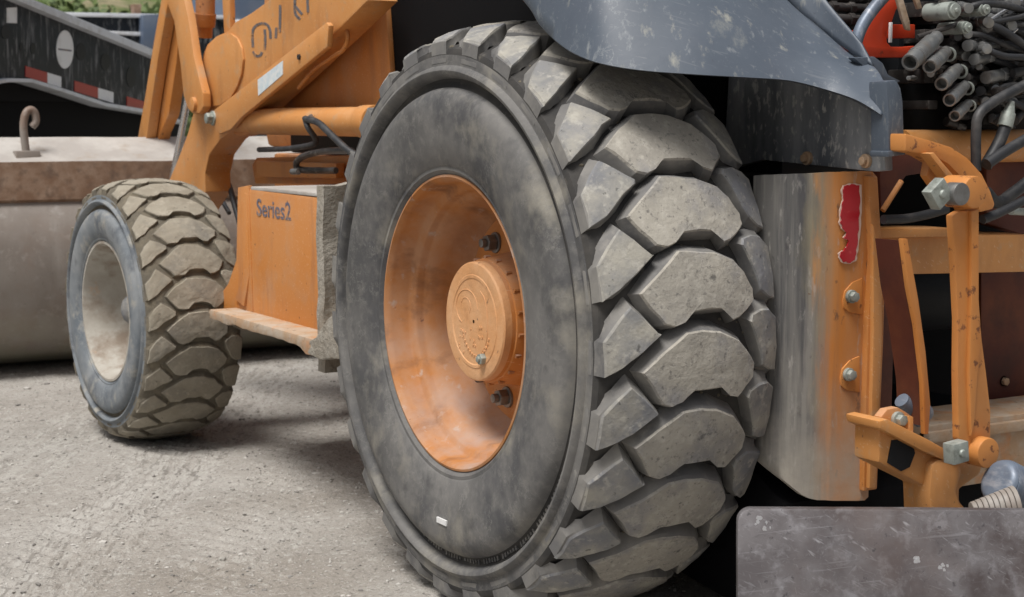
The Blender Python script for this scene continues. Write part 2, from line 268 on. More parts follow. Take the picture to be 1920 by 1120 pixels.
M['ground'] = mk('compacted_grey_gravel', (.32, .298, .268), .95, layers=[
    dict(col=(.40, .38, .35), scale=1.6, lo=.38, hi=.64, amt=.8),
    dict(col=(.235, .215, .19), scale=3, lo=.5, hi=.72, amt=.6, seed=4),
    dict(col=(.47, .455, .425), scale=1, stretch=(46, 4, 4), rot=ZR, lo=.42, hi=.60, amt=.5, seed=61, detail=3, band=(ZR, TC, .20)),
    dict(col=(.20, .185, .165), scale=1, stretch=(60, 9, 9), rot=ZR, lo=.54, hi=.62, amt=.75, seed=63, detail=3, band=(ZR, TC, .21)),
    dict(col=(.46, .445, .41), scale=1, stretch=(40, 5, 5), rot=ZR, lo=.45, hi=.60, amt=.4, seed=65, detail=3, band=(ZR, TC-.46, .18)),
    dict(col=(.21, .195, .175), scale=1, stretch=(60, 12, 12), rot=ZR, lo=.55, hi=.63, amt=.65, seed=67, detail=3, band=(ZR, TC-.46, .19)),
    dict(col=(.24, .21, .175), scale=.9, lo=.54, hi=.68, amt=.55, seed=69),
    dict(col=(.48, .465, .43), scale=34, lo=.54, hi=.68, amt=.6, seed=7),
    dict(col=(.15, .137, .12), scale=60, lo=.55, hi=.66, amt=.7, seed=9),
    dict(col=(.55, .535, .50), scale=95, lo=.58, hi=.68, amt=.6, seed=12, detail=4),
    dict(col=(.09, .085, .08), scale=130, lo=.64, hi=.7, amt=.6, seed=2, detail=3)], bump=(120, .8, .008), bump2=(26, .6, .016))
M['stone'] = mk('grey_pebble', (.34, .325, .295), .9, layers=[
    dict(col=(.5, .48, .45), scale=9, lo=.45, hi=.55, amt=.9, detail=1), dict(col=(.15, .14, .13), scale=11, lo=.53, hi=.6, amt=.8, seed=5, detail=1)])
M['grass'] = mk('grassy_bank', (.085, .12, .028), .9, layers=[
    dict(col=(.12, .15, .045), scale=.6, lo=.4, hi=.6, amt=.8), dict(col=(.3, .24, .16), scale=.16, lo=.5, hi=.6, amt=.9, seed=4),
    dict(col=(.045, .07, .018), scale=1.4, lo=.52, hi=.65, amt=.8, seed=3)], bump=(8, .8, .1))
M['leaf'] = mk('green_leaves', (.075, .12, .03), .7, layers=[
    dict(col=(.12, .16, .045), scale=3, lo=.42, hi=.6, amt=.9), dict(col=(.04, .07, .02), scale=5, lo=.52, hi=.65, amt=.8, seed=3)])
M['bark'] = mk('brown_bark', (.12, .085, .06), .9, bump=(20, .5, .02))

# ------------------------------------------------------------------ mesh helpers
def link(name, bm, mat, parent=None, smooth=32, bevel=0, seg=2):
    if bevel:
        bmesh.ops.recalc_face_normals(bm, faces=bm.faces[:])
        es = [e for e in bm.edges if len(e.link_faces) == 2 and e.calc_face_angle(0) > R(28)]
        if es: bmesh.ops.bevel(bm, geom=es, offset=bevel, segments=seg, affect='EDGES', clamp_overlap=True, profile=.6)
    bmesh.ops.recalc_face_normals(bm, faces=bm.faces[:])
    me = bpy.data.meshes.new(name); bm.to_mesh(me); bm.free()
    for m in (mat if isinstance(mat, (list, tuple)) else [mat]): me.materials.append(m)
    if smooth:
        me.polygons.foreach_set('use_smooth', [True]*len(me.polygons)); me.set_sharp_from_angle(angle=R(smooth))
    o = bpy.data.objects.new(name, me); C.objects.link(o)
    if parent: o.parent = parent
    return o
def tag(o, label=None, cat=None, group=None, kind=None):
    for k, v in (('label', label), ('category', cat), ('group', group), ('kind', kind)):
        if v: o[k] = v
    return o
def empty(name, loc, label, cat, group=None):
    o = bpy.data.objects.new(name, None); C.objects.link(o); o.location = loc; o.empty_display_size = .2
    return tag(o, label, cat, group)
def prism(bm, pts, vec, mi=0):
    a = [bm.verts.new(p) for p in pts]; b = [bm.verts.new(Vector(p)+vec) for p in pts]; n = len(a)
    fs = [bm.faces.new(a), bm.faces.new(b[::-1])]
    for i in range(n): fs.append(bm.faces.new((a[i], b[i], b[(i+1) % n], a[(i+1) % n])))
    for f in fs: f.material_index = mi
def box(bm, lo, hi, mi=0):
    x0, y0, z0 = lo; x1, y1, z1 = hi
    prism(bm, [Vector(p) for p in ((x0, y0, z0), (x1, y0, z0), (x1, y1, z0), (x0, y1, z0))], Vector((0, 0, z1-z0)), mi)
def frame(d):
    d = d.normalized(); u = d.orthogonal().normalized(); return u, d.cross(u)
def cyl(bm, p0, p1, r0, r1=None, n=20, mi=0, caps=True):
    r1 = r0 if r1 is None else r1; p0 = Vector(p0); p1 = Vector(p1); u, v = frame(p1-p0)
    A = [bm.verts.new(p0+(u*math.cos(t)+v*math.sin(t))*r0) for t in [2*math.pi*i/n for i in range(n)]]
    B = [bm.verts.new(p1+(u*math.cos(t)+v*math.sin(t))*r1) for t in [2*math.pi*i/n for i in range(n)]]
    for i in range(n): bm.faces.new((A[i], A[(i+1) % n], B[(i+1) % n], B[i])).material_index = mi
    if caps: bm.faces.new(A[::-1]).material_index = mi; bm.faces.new(B).material_index = mi
def ring(bm, p0, p1, ro, ri, n=20):        # a hollow pipe end
    p0 = Vector(p0); p1 = Vector(p1); u, v = frame(p1-p0); L = []
    for p, r in ((p0, ro), (p1, ro), (p1, ri), (p0, ri)):
        L.append([bm.verts.new(p+(u*math.cos(2*math.pi*i/n)+v*math.sin(2*math.pi*i/n))*r) for i in range(n)])
    for k in range(4):
        for i in range(n): bm.faces.new((L[k][i], L[k][(i+1) % n], L[(k+1) % 4][(i+1) % n], L[(k+1) % 4][i]))
def spline(pts, k=8):
    P = [Vector(p) for p in pts]; P = [P[0]*2-P[1]]+P+[P[-1]*2-P[-2]]; o = []
    for i in range(1, len(P)-2):
        for j in range(k):
            t = j/k; a, b, c, d = P[i-1:i+3]
            o.append(.5*((2*b)+(c-a)*t+(2*a-5*b+4*c-d)*t*t+(3*b-a-3*c+d)*t**3))
    o.append(P[-2]); return o
def tube(bm, pts, r, n=10, k=8, mi=0):
    P = spline(pts, k); rings = []; u = None
    for i, p in enumerate(P):
        d = (P[min(i+1, len(P)-1)]-P[max(i-1, 0)]).normalized()
        u = d.orthogonal().normalized() if u is None else (u-d*u.dot(d)).normalized()
        v = d.cross(u); rings.append([bm.verts.new(p+(u*math.cos(2*math.pi*q/n)+v*math.sin(2*math.pi*q/n))*r) for q in range(n)])
    for a, b in zip(rings, rings[1:]):
        for q in range(n): bm.faces.new((a[q], a[(q+1) % n], b[(q+1) % n], b[q])).material_index = mi
    bm.faces.new(rings[0][::-1]); bm.faces.new(rings[-1])
def lathe(bm, prof, n=96, mi=None, closed=False):     # about local X: profile of (x, r)
    rings = []
    for x, r in prof:
        rings.append([bm.verts.new((x, r*math.cos(2*math.pi*i/n), r*math.sin(2*math.pi*i/n))) for i in range(n)])
    pr = list(zip(range(len(prof)), range(1, len(prof))))
    if closed: pr.append((len(prof)-1, 0))
    for a, b in pr:
        for i in range(n):
            f = bm.faces.new((rings[a][i], rings[a][(i+1) % n], rings[b][(i+1) % n], rings[b][i]))
            if mi: f.material_index = mi[a]
    return rings
def hexnut(bm, c, ax, r, h, n=6):
    cyl(bm, c, Vector(c)+ax.normalized()*h, r, n=n)
NEW = bmesh.new
XV = Vector((1, 0, 0)); YV = Vector((0, 1, 0)); ZV = Vector((0, 0, 1))
def platex(name, px, x, th, mat, parent, bevel=.004, smooth=32):
    bm = NEW(); prism(bm, [onx(a, b, x) for a, b in px], XV*th); return link(name, bm, mat, parent, smooth, bevel)
def platey(name, px, y, th, mat, parent, bevel=.004, smooth=32):
    bm = NEW(); prism(bm, [ony(a, b, y) for a, b in px], YV*th); return link(name, bm, mat, parent, smooth, bevel)
def arc(cx, cy, rx, ry, a0, a1, n=10):
    return [(cx+rx*math.cos(R(a0+(a1-a0)*i/n)), cy+ry*math.sin(R(a0+(a1-a0)*i/n))) for i in range(n+1)]

# ------------------------------------------------------------------ ground
def axis(lo, hi, st, far, g=1.22):
    v = []; x = lo
    while x < hi: v.append(x); x += st
    s = st; x = v[-1]
    while x < far: s *= g; x += s; v.append(x)
    s = st; x = lo; pre = []
    while x > -far: s *= g; x -= s; pre.append(x)
    return pre[::-1]+v
T0 = onz(345, 850); T1 = onz(60, 1120); TD = (T1-T0).normalized(); TN = Vector((-TD.y, TD.x, 0))
def gz(x, y):
    z = .012*noise.noise((x*.9, y*.9, 0))+.006*noise.noise((x*3.1, y*3.1, 4))
    if -2 < x < 3 and -2 < y < 6:
        z += .0034*noise.noise((x*14, y*14, 2))+.0032*noise.noise((x*38, y*38, 7))
        p = Vector((x, y, 0))-T0; s = p.dot(TD); q = p.dot(TN)
        for off in (0., .42):
            e = abs(q-off)
            if e < .17 and s > -1.8:
                k = min(1, (.17-e)/.04)*min(1, max(0, (s+1.8)/.8))*(.55+.45*noise.noise((x*2, y*2, 9)))
                z -= .004*k; z += .008*k*max(-.6, math.sin(s*88+abs(q-off)*60))
    return z
bm = NEW(); xs = axis(-1.3, 1.2, .0125, 420); ys = axis(.2, 4.2, .0145, 420)
V = [[bm.verts.new((x, y, gz(x, y))) for x in xs] for y in ys]
for j in range(len(ys)-1):
    for i in range(len(xs)-1): bm.faces.new((V[j][i], V[j][i+1], V[j+1][i+1], V[j+1][i]))
g = link('ground', bm, M['ground'], None, 80); tag(g, 'grey compacted gravel yard with faint tyre tracks', None, None, 'structure')
bm = NEW(); bmesh.ops.create_icosphere(bm, subdivisions=1, radius=1)
IV = [v.co.copy() for v in bm.verts]; IF = [[v.index for v in f.verts] for f in bm.faces]; bm.free(); PV = []; PF = []
for i in range(9000):
    if i < 7600: x = random.uniform(-1.3, 1.3); y = random.uniform(-.2, 4.2)
    else: x = random.uniform(-3, 4); y = random.uniform(-2, 7)
    r = random.choice((.0016, .0022, .0028, .0035, .0045))*random.uniform(.7, 1.3)
    if i % 150 == 0: r *= 2.6
    mtx = Matrix.Translation((x, y, gz(x, y)+r*.2)) @ Matrix.Rotation(random.uniform(0, 6.3), 4, 'Z') @ Matrix.Diagonal((r*random.uniform(.8, 1.7), r, r*random.uniform(.5, .9), 1))
    b0 = len(PV); PV += [mtx @ (v*random.uniform(.8, 1.2)) for v in IV]; PF += [[a+b0 for a in f] for f in IF]
me = bpy.data.meshes.new('gravel'); me.from_pydata(PV, [], PF); bm = NEW(); bm.from_mesh(me)
tag(link('gravel', bm, M['stone'], None, 0), 'loose small pebbles strewn over the grey yard', None, None, 'stuff')

# ------------------------------------------------------------------ backhoe loader
BH = empty('backhoe_loader', (1.05, .9, 0), 'orange backhoe loader with big muddy lugged rear tyre and blue grey fender', 'backhoe loader')
BHI = Matrix.Translation((-1.05, -.9, 0))
def bpart(o):      # parts are modelled in world coordinates; keep them there under the loader's base
    o.parent = BH; o.matrix_parent_inverse = BHI; return o

def make_wheel(center, steer, s, n, mats, seedo, bead, tr=.616, rough=1, wx=1):
    side, groove, ltop, lsh, lside = mats
    MID = .197
    prof = [(.03, bead-.012), (.006, bead-.006), (-.004, bead+.003), (-.009, bead+.008), (-.009, bead+.016), (-.013, bead+.020), (-.022, .40), (-.028, .44), (-.027, .475), (-.022, .493), (-.014, .503),
            (-.003, .509), (.004, .514), (.006, .521), (.002, .528), (-.012, .533), (-.019, .538), (-.021, .545), (-.018, .551), (-.010, .556), (-.009, .563), (-.010, .578), (-.005, .591), (.012, tr-.018), (.05, tr-.006), (.10, tr-.001), (MID, tr)]
    mir = [(2*MID-x, r) for x, r in prof[::-1][1:]]
    P = [(x*s*wx, r*s) for x, r in prof+mir]
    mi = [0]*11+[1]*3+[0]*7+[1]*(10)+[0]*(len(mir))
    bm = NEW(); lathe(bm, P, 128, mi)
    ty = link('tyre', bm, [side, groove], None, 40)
    ty.location = center; ty.rotation_euler = (0, 0, steer)
    pitch = 360/n; ks = pitch/13.333
    cen = [(.060, -.7), (.104, 2.6), (.152, 5.8), (.190, 5.9), (.232, 5.7), (.280, 3.8), (.302, 1.7), (.326, -.8), (.322, -3.0), (.303, -4.5), (.284, -5.9), (.264, -6.0), (.250, -4.2), (.21, -3.9), (.165, -4.1), (.146, -6.0), (.126, -6.3), (.108, -5.9), (.082, -3.2)]
    sh = [(-.006, -5.2), (-.006, -2.6), (-.006, 1.0), (.018, 4.0), (.042, 6.6), (.066, 4.5), (.094, 2.2), (.096, 1.6), (.074, .1), (.052, -1.5), (.026, -3.6)]
    shm = [(.400, -5.6), (.402, -1.5), (.402, 4.3), (.376, 5.7), (.345, 6.1), (.318, 5.2), (.312, 4.0), (.326, 1.4), (.340, -1.6), (.352, -3.6), (.380, -5.2)]
    def lug(outline, kind, var):
        bm = NEW(); rnd = random.Random(seedo*97+var*13+len(outline)+ord(kind))
        cx = sum(p[0] for p in outline)/len(outline); ca = sum(p[1] for p in outline)/len(outline)
        def crown(x): return .655-.043*(abs(x-MID)/.204)**2.6
        def pos(x, a, r):
            t = R(a*ks); return Vector((x*s*wx, -r*s*math.cos(t), r*s*math.sin(t)))
        o2 = [(x+rnd.uniform(-.003, .003), a+rnd.uniform(-.3, .3)) for x, a in outline]
        def shrink(x, a, d):
            vx = x-cx; va = (a-ca)*.0114; l = math.hypot(vx, va); k = (l-d)/l; return cx+vx*k, ca+(a-ca)*k
        rings = []
        for lev in range(4):
            rg = []
            for (x, a), (x0, a0) in zip(o2, outline):
                outer = (kind == 'l' and x0 <= -.002) or (kind == 'r' and x0 >= .395)
                if lev == 0:
                    if outer: rg.append(pos(x0+(-.004 if kind == 'l' else .004), ca+(a-ca)*1.05, .562))
                    else: xx, aa = shrink(x, a, -.0135); rg.append(pos(xx, aa+.8*max(0, (a-ca)/5), min(tr, crown(xx))-.010))
                elif lev == 1:
                    if outer: rg.append(pos(x0-.002 if kind == 'l' else x0+.002, a, crown(x0)-.006))
                    else: xx, aa = shrink(x, a, -.0034); rg.append(pos(xx, aa+.2*max(0, (a-ca)/5), crown(xx)-.009))
                elif lev == 2: xx, aa = shrink(x, a, -.0012); rg.append(pos(xx, aa, crown(xx)-.0042))
                else: xx, aa = shrink(x, a, .0022); rg.append(pos(xx, aa, crown(xx)))
            rings.append([bm.verts.new(p) for p in rg])
        m = len(outline)
        for li in range(3):
            for i in range(m):
                f = bm.faces.new((rings[li][i], rings[li][(i+1) % m], rings[li+1][(i+1) % m], rings[li+1][i])); f.material_index = 1 if li < 2 else 0
        mid = []
        for (x, a) in o2: xx, aa = cx+(x-cx)*.45, ca+(a-ca)*.45; mid.append(bm.verts.new(pos(xx, aa, crown(xx)+.0002)))
        c = bm.verts.new(pos(cx, ca, crown(cx)+.0002))
        for i in range(m):
            bm.faces.new((rings[3][i], rings[3][(i+1) % m], mid[(i+1) % m], mid[i])); bm.faces.new((mid[i], mid[(i+1) % m], c))
        bmesh.ops.subdivide_edges(bm, edges=bm.edges[:], cuts=1, use_grid_fill=True)
        sd = Vector((var*7.3, seedo*3.1, ord(kind)))
        for v in bm.verts:
            q = v.co/s
            k = 1 if math.hypot(q.y, q.z) > .61 else .2
            v.co += (Vector((noise.noise(q*22+sd), noise.noise(q*22+sd+Vector((9, 0, 0))), noise.noise(q*22+sd+Vector((0, 9, 0)))))*.0019*rough*k + Vector((noise.noise(q*70+sd), noise.noise(q*70+sd+Vector((9, 0, 0))), 0))*.0013*rough*k)*s
        bmesh.ops.recalc_face_normals(bm, faces=bm.faces[:])
        me = bpy.data.meshes.new('tread_lug'); bm.to_mesh(me); bm.free()
        me.materials.append(ltop if kind == 'c' else lsh); me.materials.append(lside)
        me.polygons.foreach_set('use_smooth', [True]*len(me.polygons)); me.set_sharp_from_angle(angle=R(25))
        return me
    for kind, outl, off in (('c', cen, -2.0), ('l', sh, 1.8), ('r', shm, 0.6)):
        ms = [lug(outl, kind, v) for v in range(5)]
        for k in range(n):
            o = bpy.data.objects.new('tread_lug', random.choice(ms)); C.objects.link(o); o.parent = ty
            o.rotation_euler = (-R(off*ks+k*pitch), 0, 0)
    return ty

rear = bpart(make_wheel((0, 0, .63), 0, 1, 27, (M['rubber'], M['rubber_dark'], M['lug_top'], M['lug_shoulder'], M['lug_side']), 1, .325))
tag(rear, 'big rear tyre with dusty dark sidewall and pale worn lugs')
PV = []; PF = []; rp = random.Random(17)
bm = NEW(); bmesh.ops.create_icosphere(bm, subdivisions=1, radius=1); IV = [v.co.copy() for v in bm.verts]; IF = [[v.index for v in f.verts] for f in bm.faces]; bm.free()
for k in range(2600):
    x = rp.uniform(.0, .39); a = R(rp.uniform(0, 360)); r = .616-.03*(abs(x-.197)/.2)**2.6+rp.uniform(-.001, .003); q = rp.choice((.0015, .002, .003, .0045, .007))*rp.uniform(.7, 1.2)
    c = Vector((x, -r*math.cos(a), r*math.sin(a))); b0 = len(PV); PV += [c+v*q*rp.uniform(.7, 1.2) for v in IV]; PF += [[i_+b0 for i_ in f] for f in IF]
me = bpy.data.meshes.new('packed_grit'); me.from_pydata(PV, [], PF); me.materials.append(M['mud_groove']); o = bpy.data.objects.new('packed_grit', me); C.objects.link(o); o.parent = rear; tag(o, None, None, None, 'stuff')
FR = Vector((-.108, 2.19, .438))
fs_ = .665
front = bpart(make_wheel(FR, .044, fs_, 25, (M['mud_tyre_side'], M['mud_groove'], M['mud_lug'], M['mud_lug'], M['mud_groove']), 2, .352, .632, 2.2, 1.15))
tag(front, 'smaller front tyre caked in brown mud with blue grey sidewall')

def raw(name, bm, mat, parent, **k):      # child modelled in the parent's own axes
    return link(name, bm, mat, parent, **k)
# rear rim: deep dish
bm = NEW()
lathe(bm, [(.012, .327), (-.003, .323), (-.004, .318), (.003, .312), (.012, .309), (.050, .3065), (.056, .302), (.060, .291), (.066, .287), (.078, .2865), (.084, .283), (.092, .275), (.130, .270), (.155, .262), (.172, .252), (.178, .240), (.180, .236), (.188, .236), (.205, .25), (.21, .30)], 128)
rim = bpart(link('wheel_rim', bm, M['rim'], None, 40)); rim.location = (0, 0, .63)
bm = NEW(); lathe(bm, [(.178, .239), (.1745, .232), (.173, .20), (.170, .16), (.170, .02)], 96)
raw('wheel_disc', bm, M['orange'], rim, smooth=35)
bm = NEW()
lathe(bm, [(.172, .152), (.150, .147), (.098, .140), (.088, .137), (.0865, .1335), (.078, .1325), (.062, .1315), (.0585, .128), (.0575, .122), (.0575, .104), (.0560, .102), (.0560, .096), (.0575, .094), (.0575, .004)], 96)
hub = raw('hub', bm, M['hub'], rim, smooth=35)
hub.data.materials.append(M['orange'])
for p in hub.data.polygons:
    if p.center.x > .08: p.material_index = 1
# cast relief on the hub face
bm = NEW()
def hubpt(y, z, x=.0575): return Vector((x, y, z))
tube(bm, [hubpt(.048*math.cos(t)+.03, .040*math.sin(t)+.028) for t in [R(a) for a in range(-60, 190, 30)]], .0013, 6, 4)
tube(bm, [hubpt(.022*math.cos(t)+.035, .020*math.sin(t)+.030) for t in [R(a) for a in range(20, 240, 40)]], .0011, 6, 4)
tube(bm, [hubpt(-.03, .07), hubpt(-.052, .05), hubpt(-.062, .0), hubpt(-.056, -.04), hubpt(-.03, -.07)], .0015, 6, 5)
for q in range(16):
    a = R(200+q*9); cyl(bm, hubpt(-.07*math.cos(a)*.9-.01, .075*math.sin(a), .0580), hubpt(-.07*math.cos(a)*.9-.01, .075*math.sin(a), .0555), .0032, n=6)
for q in range(26):
    yy, zz = random.uniform(-.07, .07), random.uniform(-.09, .0); cyl(bm, hubpt(yy, zz, .0580), hubpt(yy, zz, .0562), random.uniform(.0016, .004), n=6)
raw('cast_relief', bm, M['hub'], rim)
bm = NEW(); hexnut(bm, (.058, -.045, -.077), -XV, .013, .013); cyl(bm, (.046, -.045, -.077), (.040, -.045, -.077), .007, n=10)
raw('hub_plug', bm, M['zinc'], rim, bevel=.002)
bm = NEW()
for k in range(18):
    a = R(k*20+7); r0 = .1405
    cyl(bm, (.090, r0*math.cos(a), r0*math.sin(a)), (.103, (r0-.0005)*math.cos(a), (r0-.0005)*math.sin(a)), .0045, n=6)
tag(raw('hub_seam_bolts', bm, M['rim'], rim), kind='stuff')
for k in range(8):
    a = R(59+45*k); bm = NEW(); c = Vector((.173, .19*math.cos(a), .19*math.sin(a)))
    cyl(bm, c, c-XV*.007, .024, n=20); hexnut(bm, c-XV*.007, -XV, .0195, .022); cyl(bm, c-XV*.029, c-XV*.042, .0105, n=12)
    raw('lug_nut', bm, M['steel'], rim, bevel=.0015)
bm = NEW(); cyl(bm, (.165, .095, -.142), (.118, .095, -.142), .012, n=10); raw('valve_stem', bm, M['hose'], rim)
# pale label on the sidewall, moulded band lettering
bm = NEW(); a = onx(828, 978, -.0298)-Vector((0, 0, .63)); prism(bm, [a+Vector((-.001, dy, dz)) for dy, dz in ((.022, -.006), (-.022, -.006), (-.022, .006), (.022, .006))], XV*.004)
raw('label', bm, M['white'], rear, bevel=0)
bm = NEW()
for k in range(64):
    a = R(-20-k*1.35); r = .5165
    h = random.choice((.5, .8, 1)); hw = R(random.uniform(.18, .4))
    pts = [Vector((.0015, -q*math.cos(t), q*math.sin(t))) for q, t in ((r-.007*h, a-hw), (r+.006*h, a-hw), (r+.006*h, a+hw), (r-.007*h, a+hw))]
    if k % 7 != 6: prism(bm, pts, XV*.006)
tag(raw('moulded_marks', bm, M['rubber'], rear), kind='stuff')
# front rim and hub
bm = NEW(); f = fs_*1.037
lathe(bm, [(.012*f, .340*f), (-.006*f, .337*f), (-.006*f, .326*f), (.010*f, .316*f), (.04*f, .310*f), (.07*f, .300*f), (.14*f, .285*f), (.20*f, .262*f), (.225*f, .225*f), (.235*f, .15*f), (.225*f, .11*f), (.20*f, .10*f), (.20*f, .001)], 96)
frim = bpart(link('wheel_rim', bm, M['front_rim'], None, 45)); frim.location = FR; frim.rotation_euler = (0, 0, .044)
tag(frim, 'front rim coated in pale dried mud')
bm = NEW(); lathe(bm, [(.16, .058), (.10, .056), (.08, .05), (.064, .036), (.056, .018), (.054, .001)], 40)
fh = raw('hub', bm, M['mud_shoulder'], frim); tag(fh, 'pale grey domed hub cap')
for k in range(6):
    a = R(20+60*k); bm = NEW(); hexnut(bm, (.158, .115*math.cos(a), .115*math.sin(a)), -XV, .013, .016); raw('lug_nut', bm, M['front_rim'], frim, bevel=.001)

# ---- fender over the rear wheel
Lp = [Vector((.06, .50, 1.60)), Vector((.05, .26, 1.54)), Vector((.05, .0, 1.45)), onx(985, 0, .05), onx(1015, 45, .05), onx(1050, 80, .05), onx(1085, 102, .052), ony(1130, 118, -.495), ony(1200, 130, -.55), ony(1300, 138, -.60), ony(1400, 144, -.63), ony(1480, 150, -.65), ony(1550, 167, -.68), ony(1600, 184, -.735), ony(1632, 201, -.765), ony(1655, 216, -.785)]
Up = [Vector((.10, .50, 1.74)), Vector((.09, .26, 1.74)), Vector((.10, .0, 1.72)), Vector((.12, -.12, 1.68)), Vector((.13, -.16, 1.66)), Vector((.15, -.20, 1.64)), Vector((.17, -.24, 1.62)), Vector((.21, -.28, 1.59)), Vector((.27, -.32, 1.55)), Vector((.34, -.36, 1.50)), Vector((.42, -.40, 1.44)), ony(1478, 0, -.46), ony(1528, 48, -.52), ony(1590, 94, -.58), ony(1640, 128, -.68), ony(1662, 160, -.75)]
Ls = spline(Lp, 5); Us = spline(Up, 5); bm = NEW(); NU = 14; G = []
for a, b in zip(Ls, Us):
    row = []
    for j in range(NU+1):
        t = j/NU; p = a.lerp(b, t); h = math.sin(math.pi*t)
        out = Vector((-.35, -.75, .12)); fe = 1-(len(G)/len(Ls))**5; p = p+out*(.035*h*fe) + out*.003*noise.noise(p*4); row.append(bm.verts.new(p))
    row.insert(0, bm.verts.new(a+Vector((.012, .022, .001)))); G.append(row)
for r0, r1 in zip(G, G[1:]):
    for j in range(NU+1): bm.faces.new((r0[j], r1[j], r1[j+1], r0[j+1]))
bmesh.ops.recalc_face_normals(bm, faces=bm.faces[:])
fd = bpart(link('fender', bm, M['fender'], None, 60)); md = fd.modifiers.new('thickness', 'SOLIDIFY'); md.thickness = .006; md.offset = 0
tag(fd, 'blue grey weathered fender with pale worn streaks')
# top of the fender, carries on above the picture
bm = NEW(); Tr = [Vector((.56, .50, 1.76)), Vector((.57, .26, 1.76)), Vector((.57, .0, 1.74)), Vector((.57, -.2, 1.72)), Vector((.57, -.34, 1.62)), Vector((.57, -.44, 1.47)), Vector((.575, -.52, 1.33)), Vector((.58, -.64, 1.22))]
Ur = [Up[0], Up[1], Up[2], Up[4], Up[7], Up[10]+Vector((0, .004, .004)), Up[12]+Vector((0, .004, .002)), Up[14]+Vector((0, .004, .002))]
A = [[bm.verts.new(p.lerp(q, k/4)) for k in range(5)] for p, q in zip(spline(Ur, 5), spline(Tr, 5))]
for r0, r1 in zip(A, A[1:]):
    for k in range(4): bm.faces.new((r0[k], r1[k], r1[k+1], r0[k+1]))
link('fender_top', bm, M['fender'], fd, 60).modifiers.new('thickness', 'SOLIDIFY').thickness = .005
# inner wheel arch panel
PX_ = .545
ip = [onx(1657, 222, PX_), onx(1660, 320, PX_), onx(1640, 322, PX_), onx(1428, 300, PX_), Vector((PX_, -.25, .96)), Vector((PX_, -.28, 1.40)), Vector((PX_, -.42, 1.34)), Vector((PX_, -.55, 1.20)), Vector((PX_, -.66, 1.135))]
bm = NEW(); prism(bm, ip, XV*.02); link('inner_panel', bm, [M['fender_inner']], fd, 30, .003)
bm = NEW(); prism(bm, [Vector((PX_+.004, y, z)) for y, z in ((-.22, .95), (1.10, .99), (1.385, 1.1), (1.44, 1.75), (.3, 1.75), (-.1, 1.70), (-.24, 1.55))], XV*.02); link('arch_liner', bm, M['void_black'], fd, 30, .003)  # near-black colour carries the shade inside the wheel arch
for px, py in ((1516, 297), (1626, 302)):
    bm = NEW(); c = onx(px, py, PX_); cyl(bm, c, c-XV*.008, .014, n=16); hexnut(bm, c-XV*.008, -XV, .009, .008); link('bolt', bm, M['ledge'], fd, 32, .001)
bm = NEW(); c = onx(1641, 252, PX_-.0015); prism(bm, [c+Vector((0, a, b)) for a, b in ((.008, -.006), (-.008, -.006), (-.008, .006), (.008, .006))], XV*.001); link('square_hole', bm, M['black'], fd, 0)
# light bracket at the fender's rear end
lb = platey('fender_bracket', [(1662, 152), (1682, 150), (1690, 166), (1694, 190), (1697, 282), (1666, 287), (1666, 225)], -.80, .05, M['fender'], fd, .006)
lb2 = platey('fender_lip', [(1600, 108), (1640, 106), (1656, 118), (1666, 140), (1690, 152), (1664, 170), (1640, 142)], -.66, .02, M['fender'], fd, .004)
platey('fender_lip_edge', [(1665, 284), (1698, 279), (1698, 290), (1666, 295)], -.803, .05, M['fender'], fd, .002)

# ---- cab body, tower, chassis
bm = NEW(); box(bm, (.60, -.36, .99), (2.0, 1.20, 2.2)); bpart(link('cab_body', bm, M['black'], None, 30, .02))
bm = NEW(); box(bm, (.62, .30, .42), (1.5, 1.3, .95)); box(bm, (.72, 1.2, .52), (1.42, 2.75, .94)); bpart(link('chassis', bm, M['orange'], None, 30, .015))
bm = NEW(); box(bm, (.60, .26, .12), (2.15, .295, .955)); bpart(link('shade_back_wall', bm, M['void_black'], None, 30, .004))  # back wall added to keep light out of the frame void
bm = NEW(); box(bm, (.585, -.40, .955), (2.1, .30, .985)); bpart(link('shade_roof', bm, M['black'], None, 30, .004))  # roof added over the frame void to deepen its shade
bm = NEW(); box(bm, (.575, -.58, .10), (.595, .28, .95)); bpart(link('shade_side_wall', bm, M['black'], None, 30, .004))  # black side wall added to darken the frame void
bm = NEW(); prism(bm, [Vector((.44, y, z)) for y, z in ((-.60, .07), (-.60, .30), (-.48, .36), (.2, .36), (.2, .12), (-.4, .05))], XV*1.0); bpart(link('underside_shade_block', bm, M['void_black'], None, 30, .02))  # black block added where the ground under the machine is in shade
bm = NEW(); box(bm, (.60, 1.25, .952), (.73, 2.3, 1.16)); bpart(link('gap_shade_block', bm, M['black'], None, 30, .01))  # black box added for the shaded gap behind the lift cylinder
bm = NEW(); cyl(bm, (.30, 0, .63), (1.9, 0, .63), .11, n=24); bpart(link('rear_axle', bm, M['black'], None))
bm = NEW(); box(bm, (.12, 2.09, .38), (1.98, 2.25, .52)); bpart(link('front_axle', bm, M['orange'], None, 30, .02))
bm = NEW(); box(bm, (.74, 1.75, .955), (1.40, 2.9, 1.62)); bpart(link('hood', bm, M['orange'], None, 30, .05))
tw = bpart(platex('loader_tower', [(560, -40), (716, -40), (722, 0), (729, 100), (736, 205), (520, 205), (500, 190), (490, 120)], .53, .02, M['orange'], None, .008))
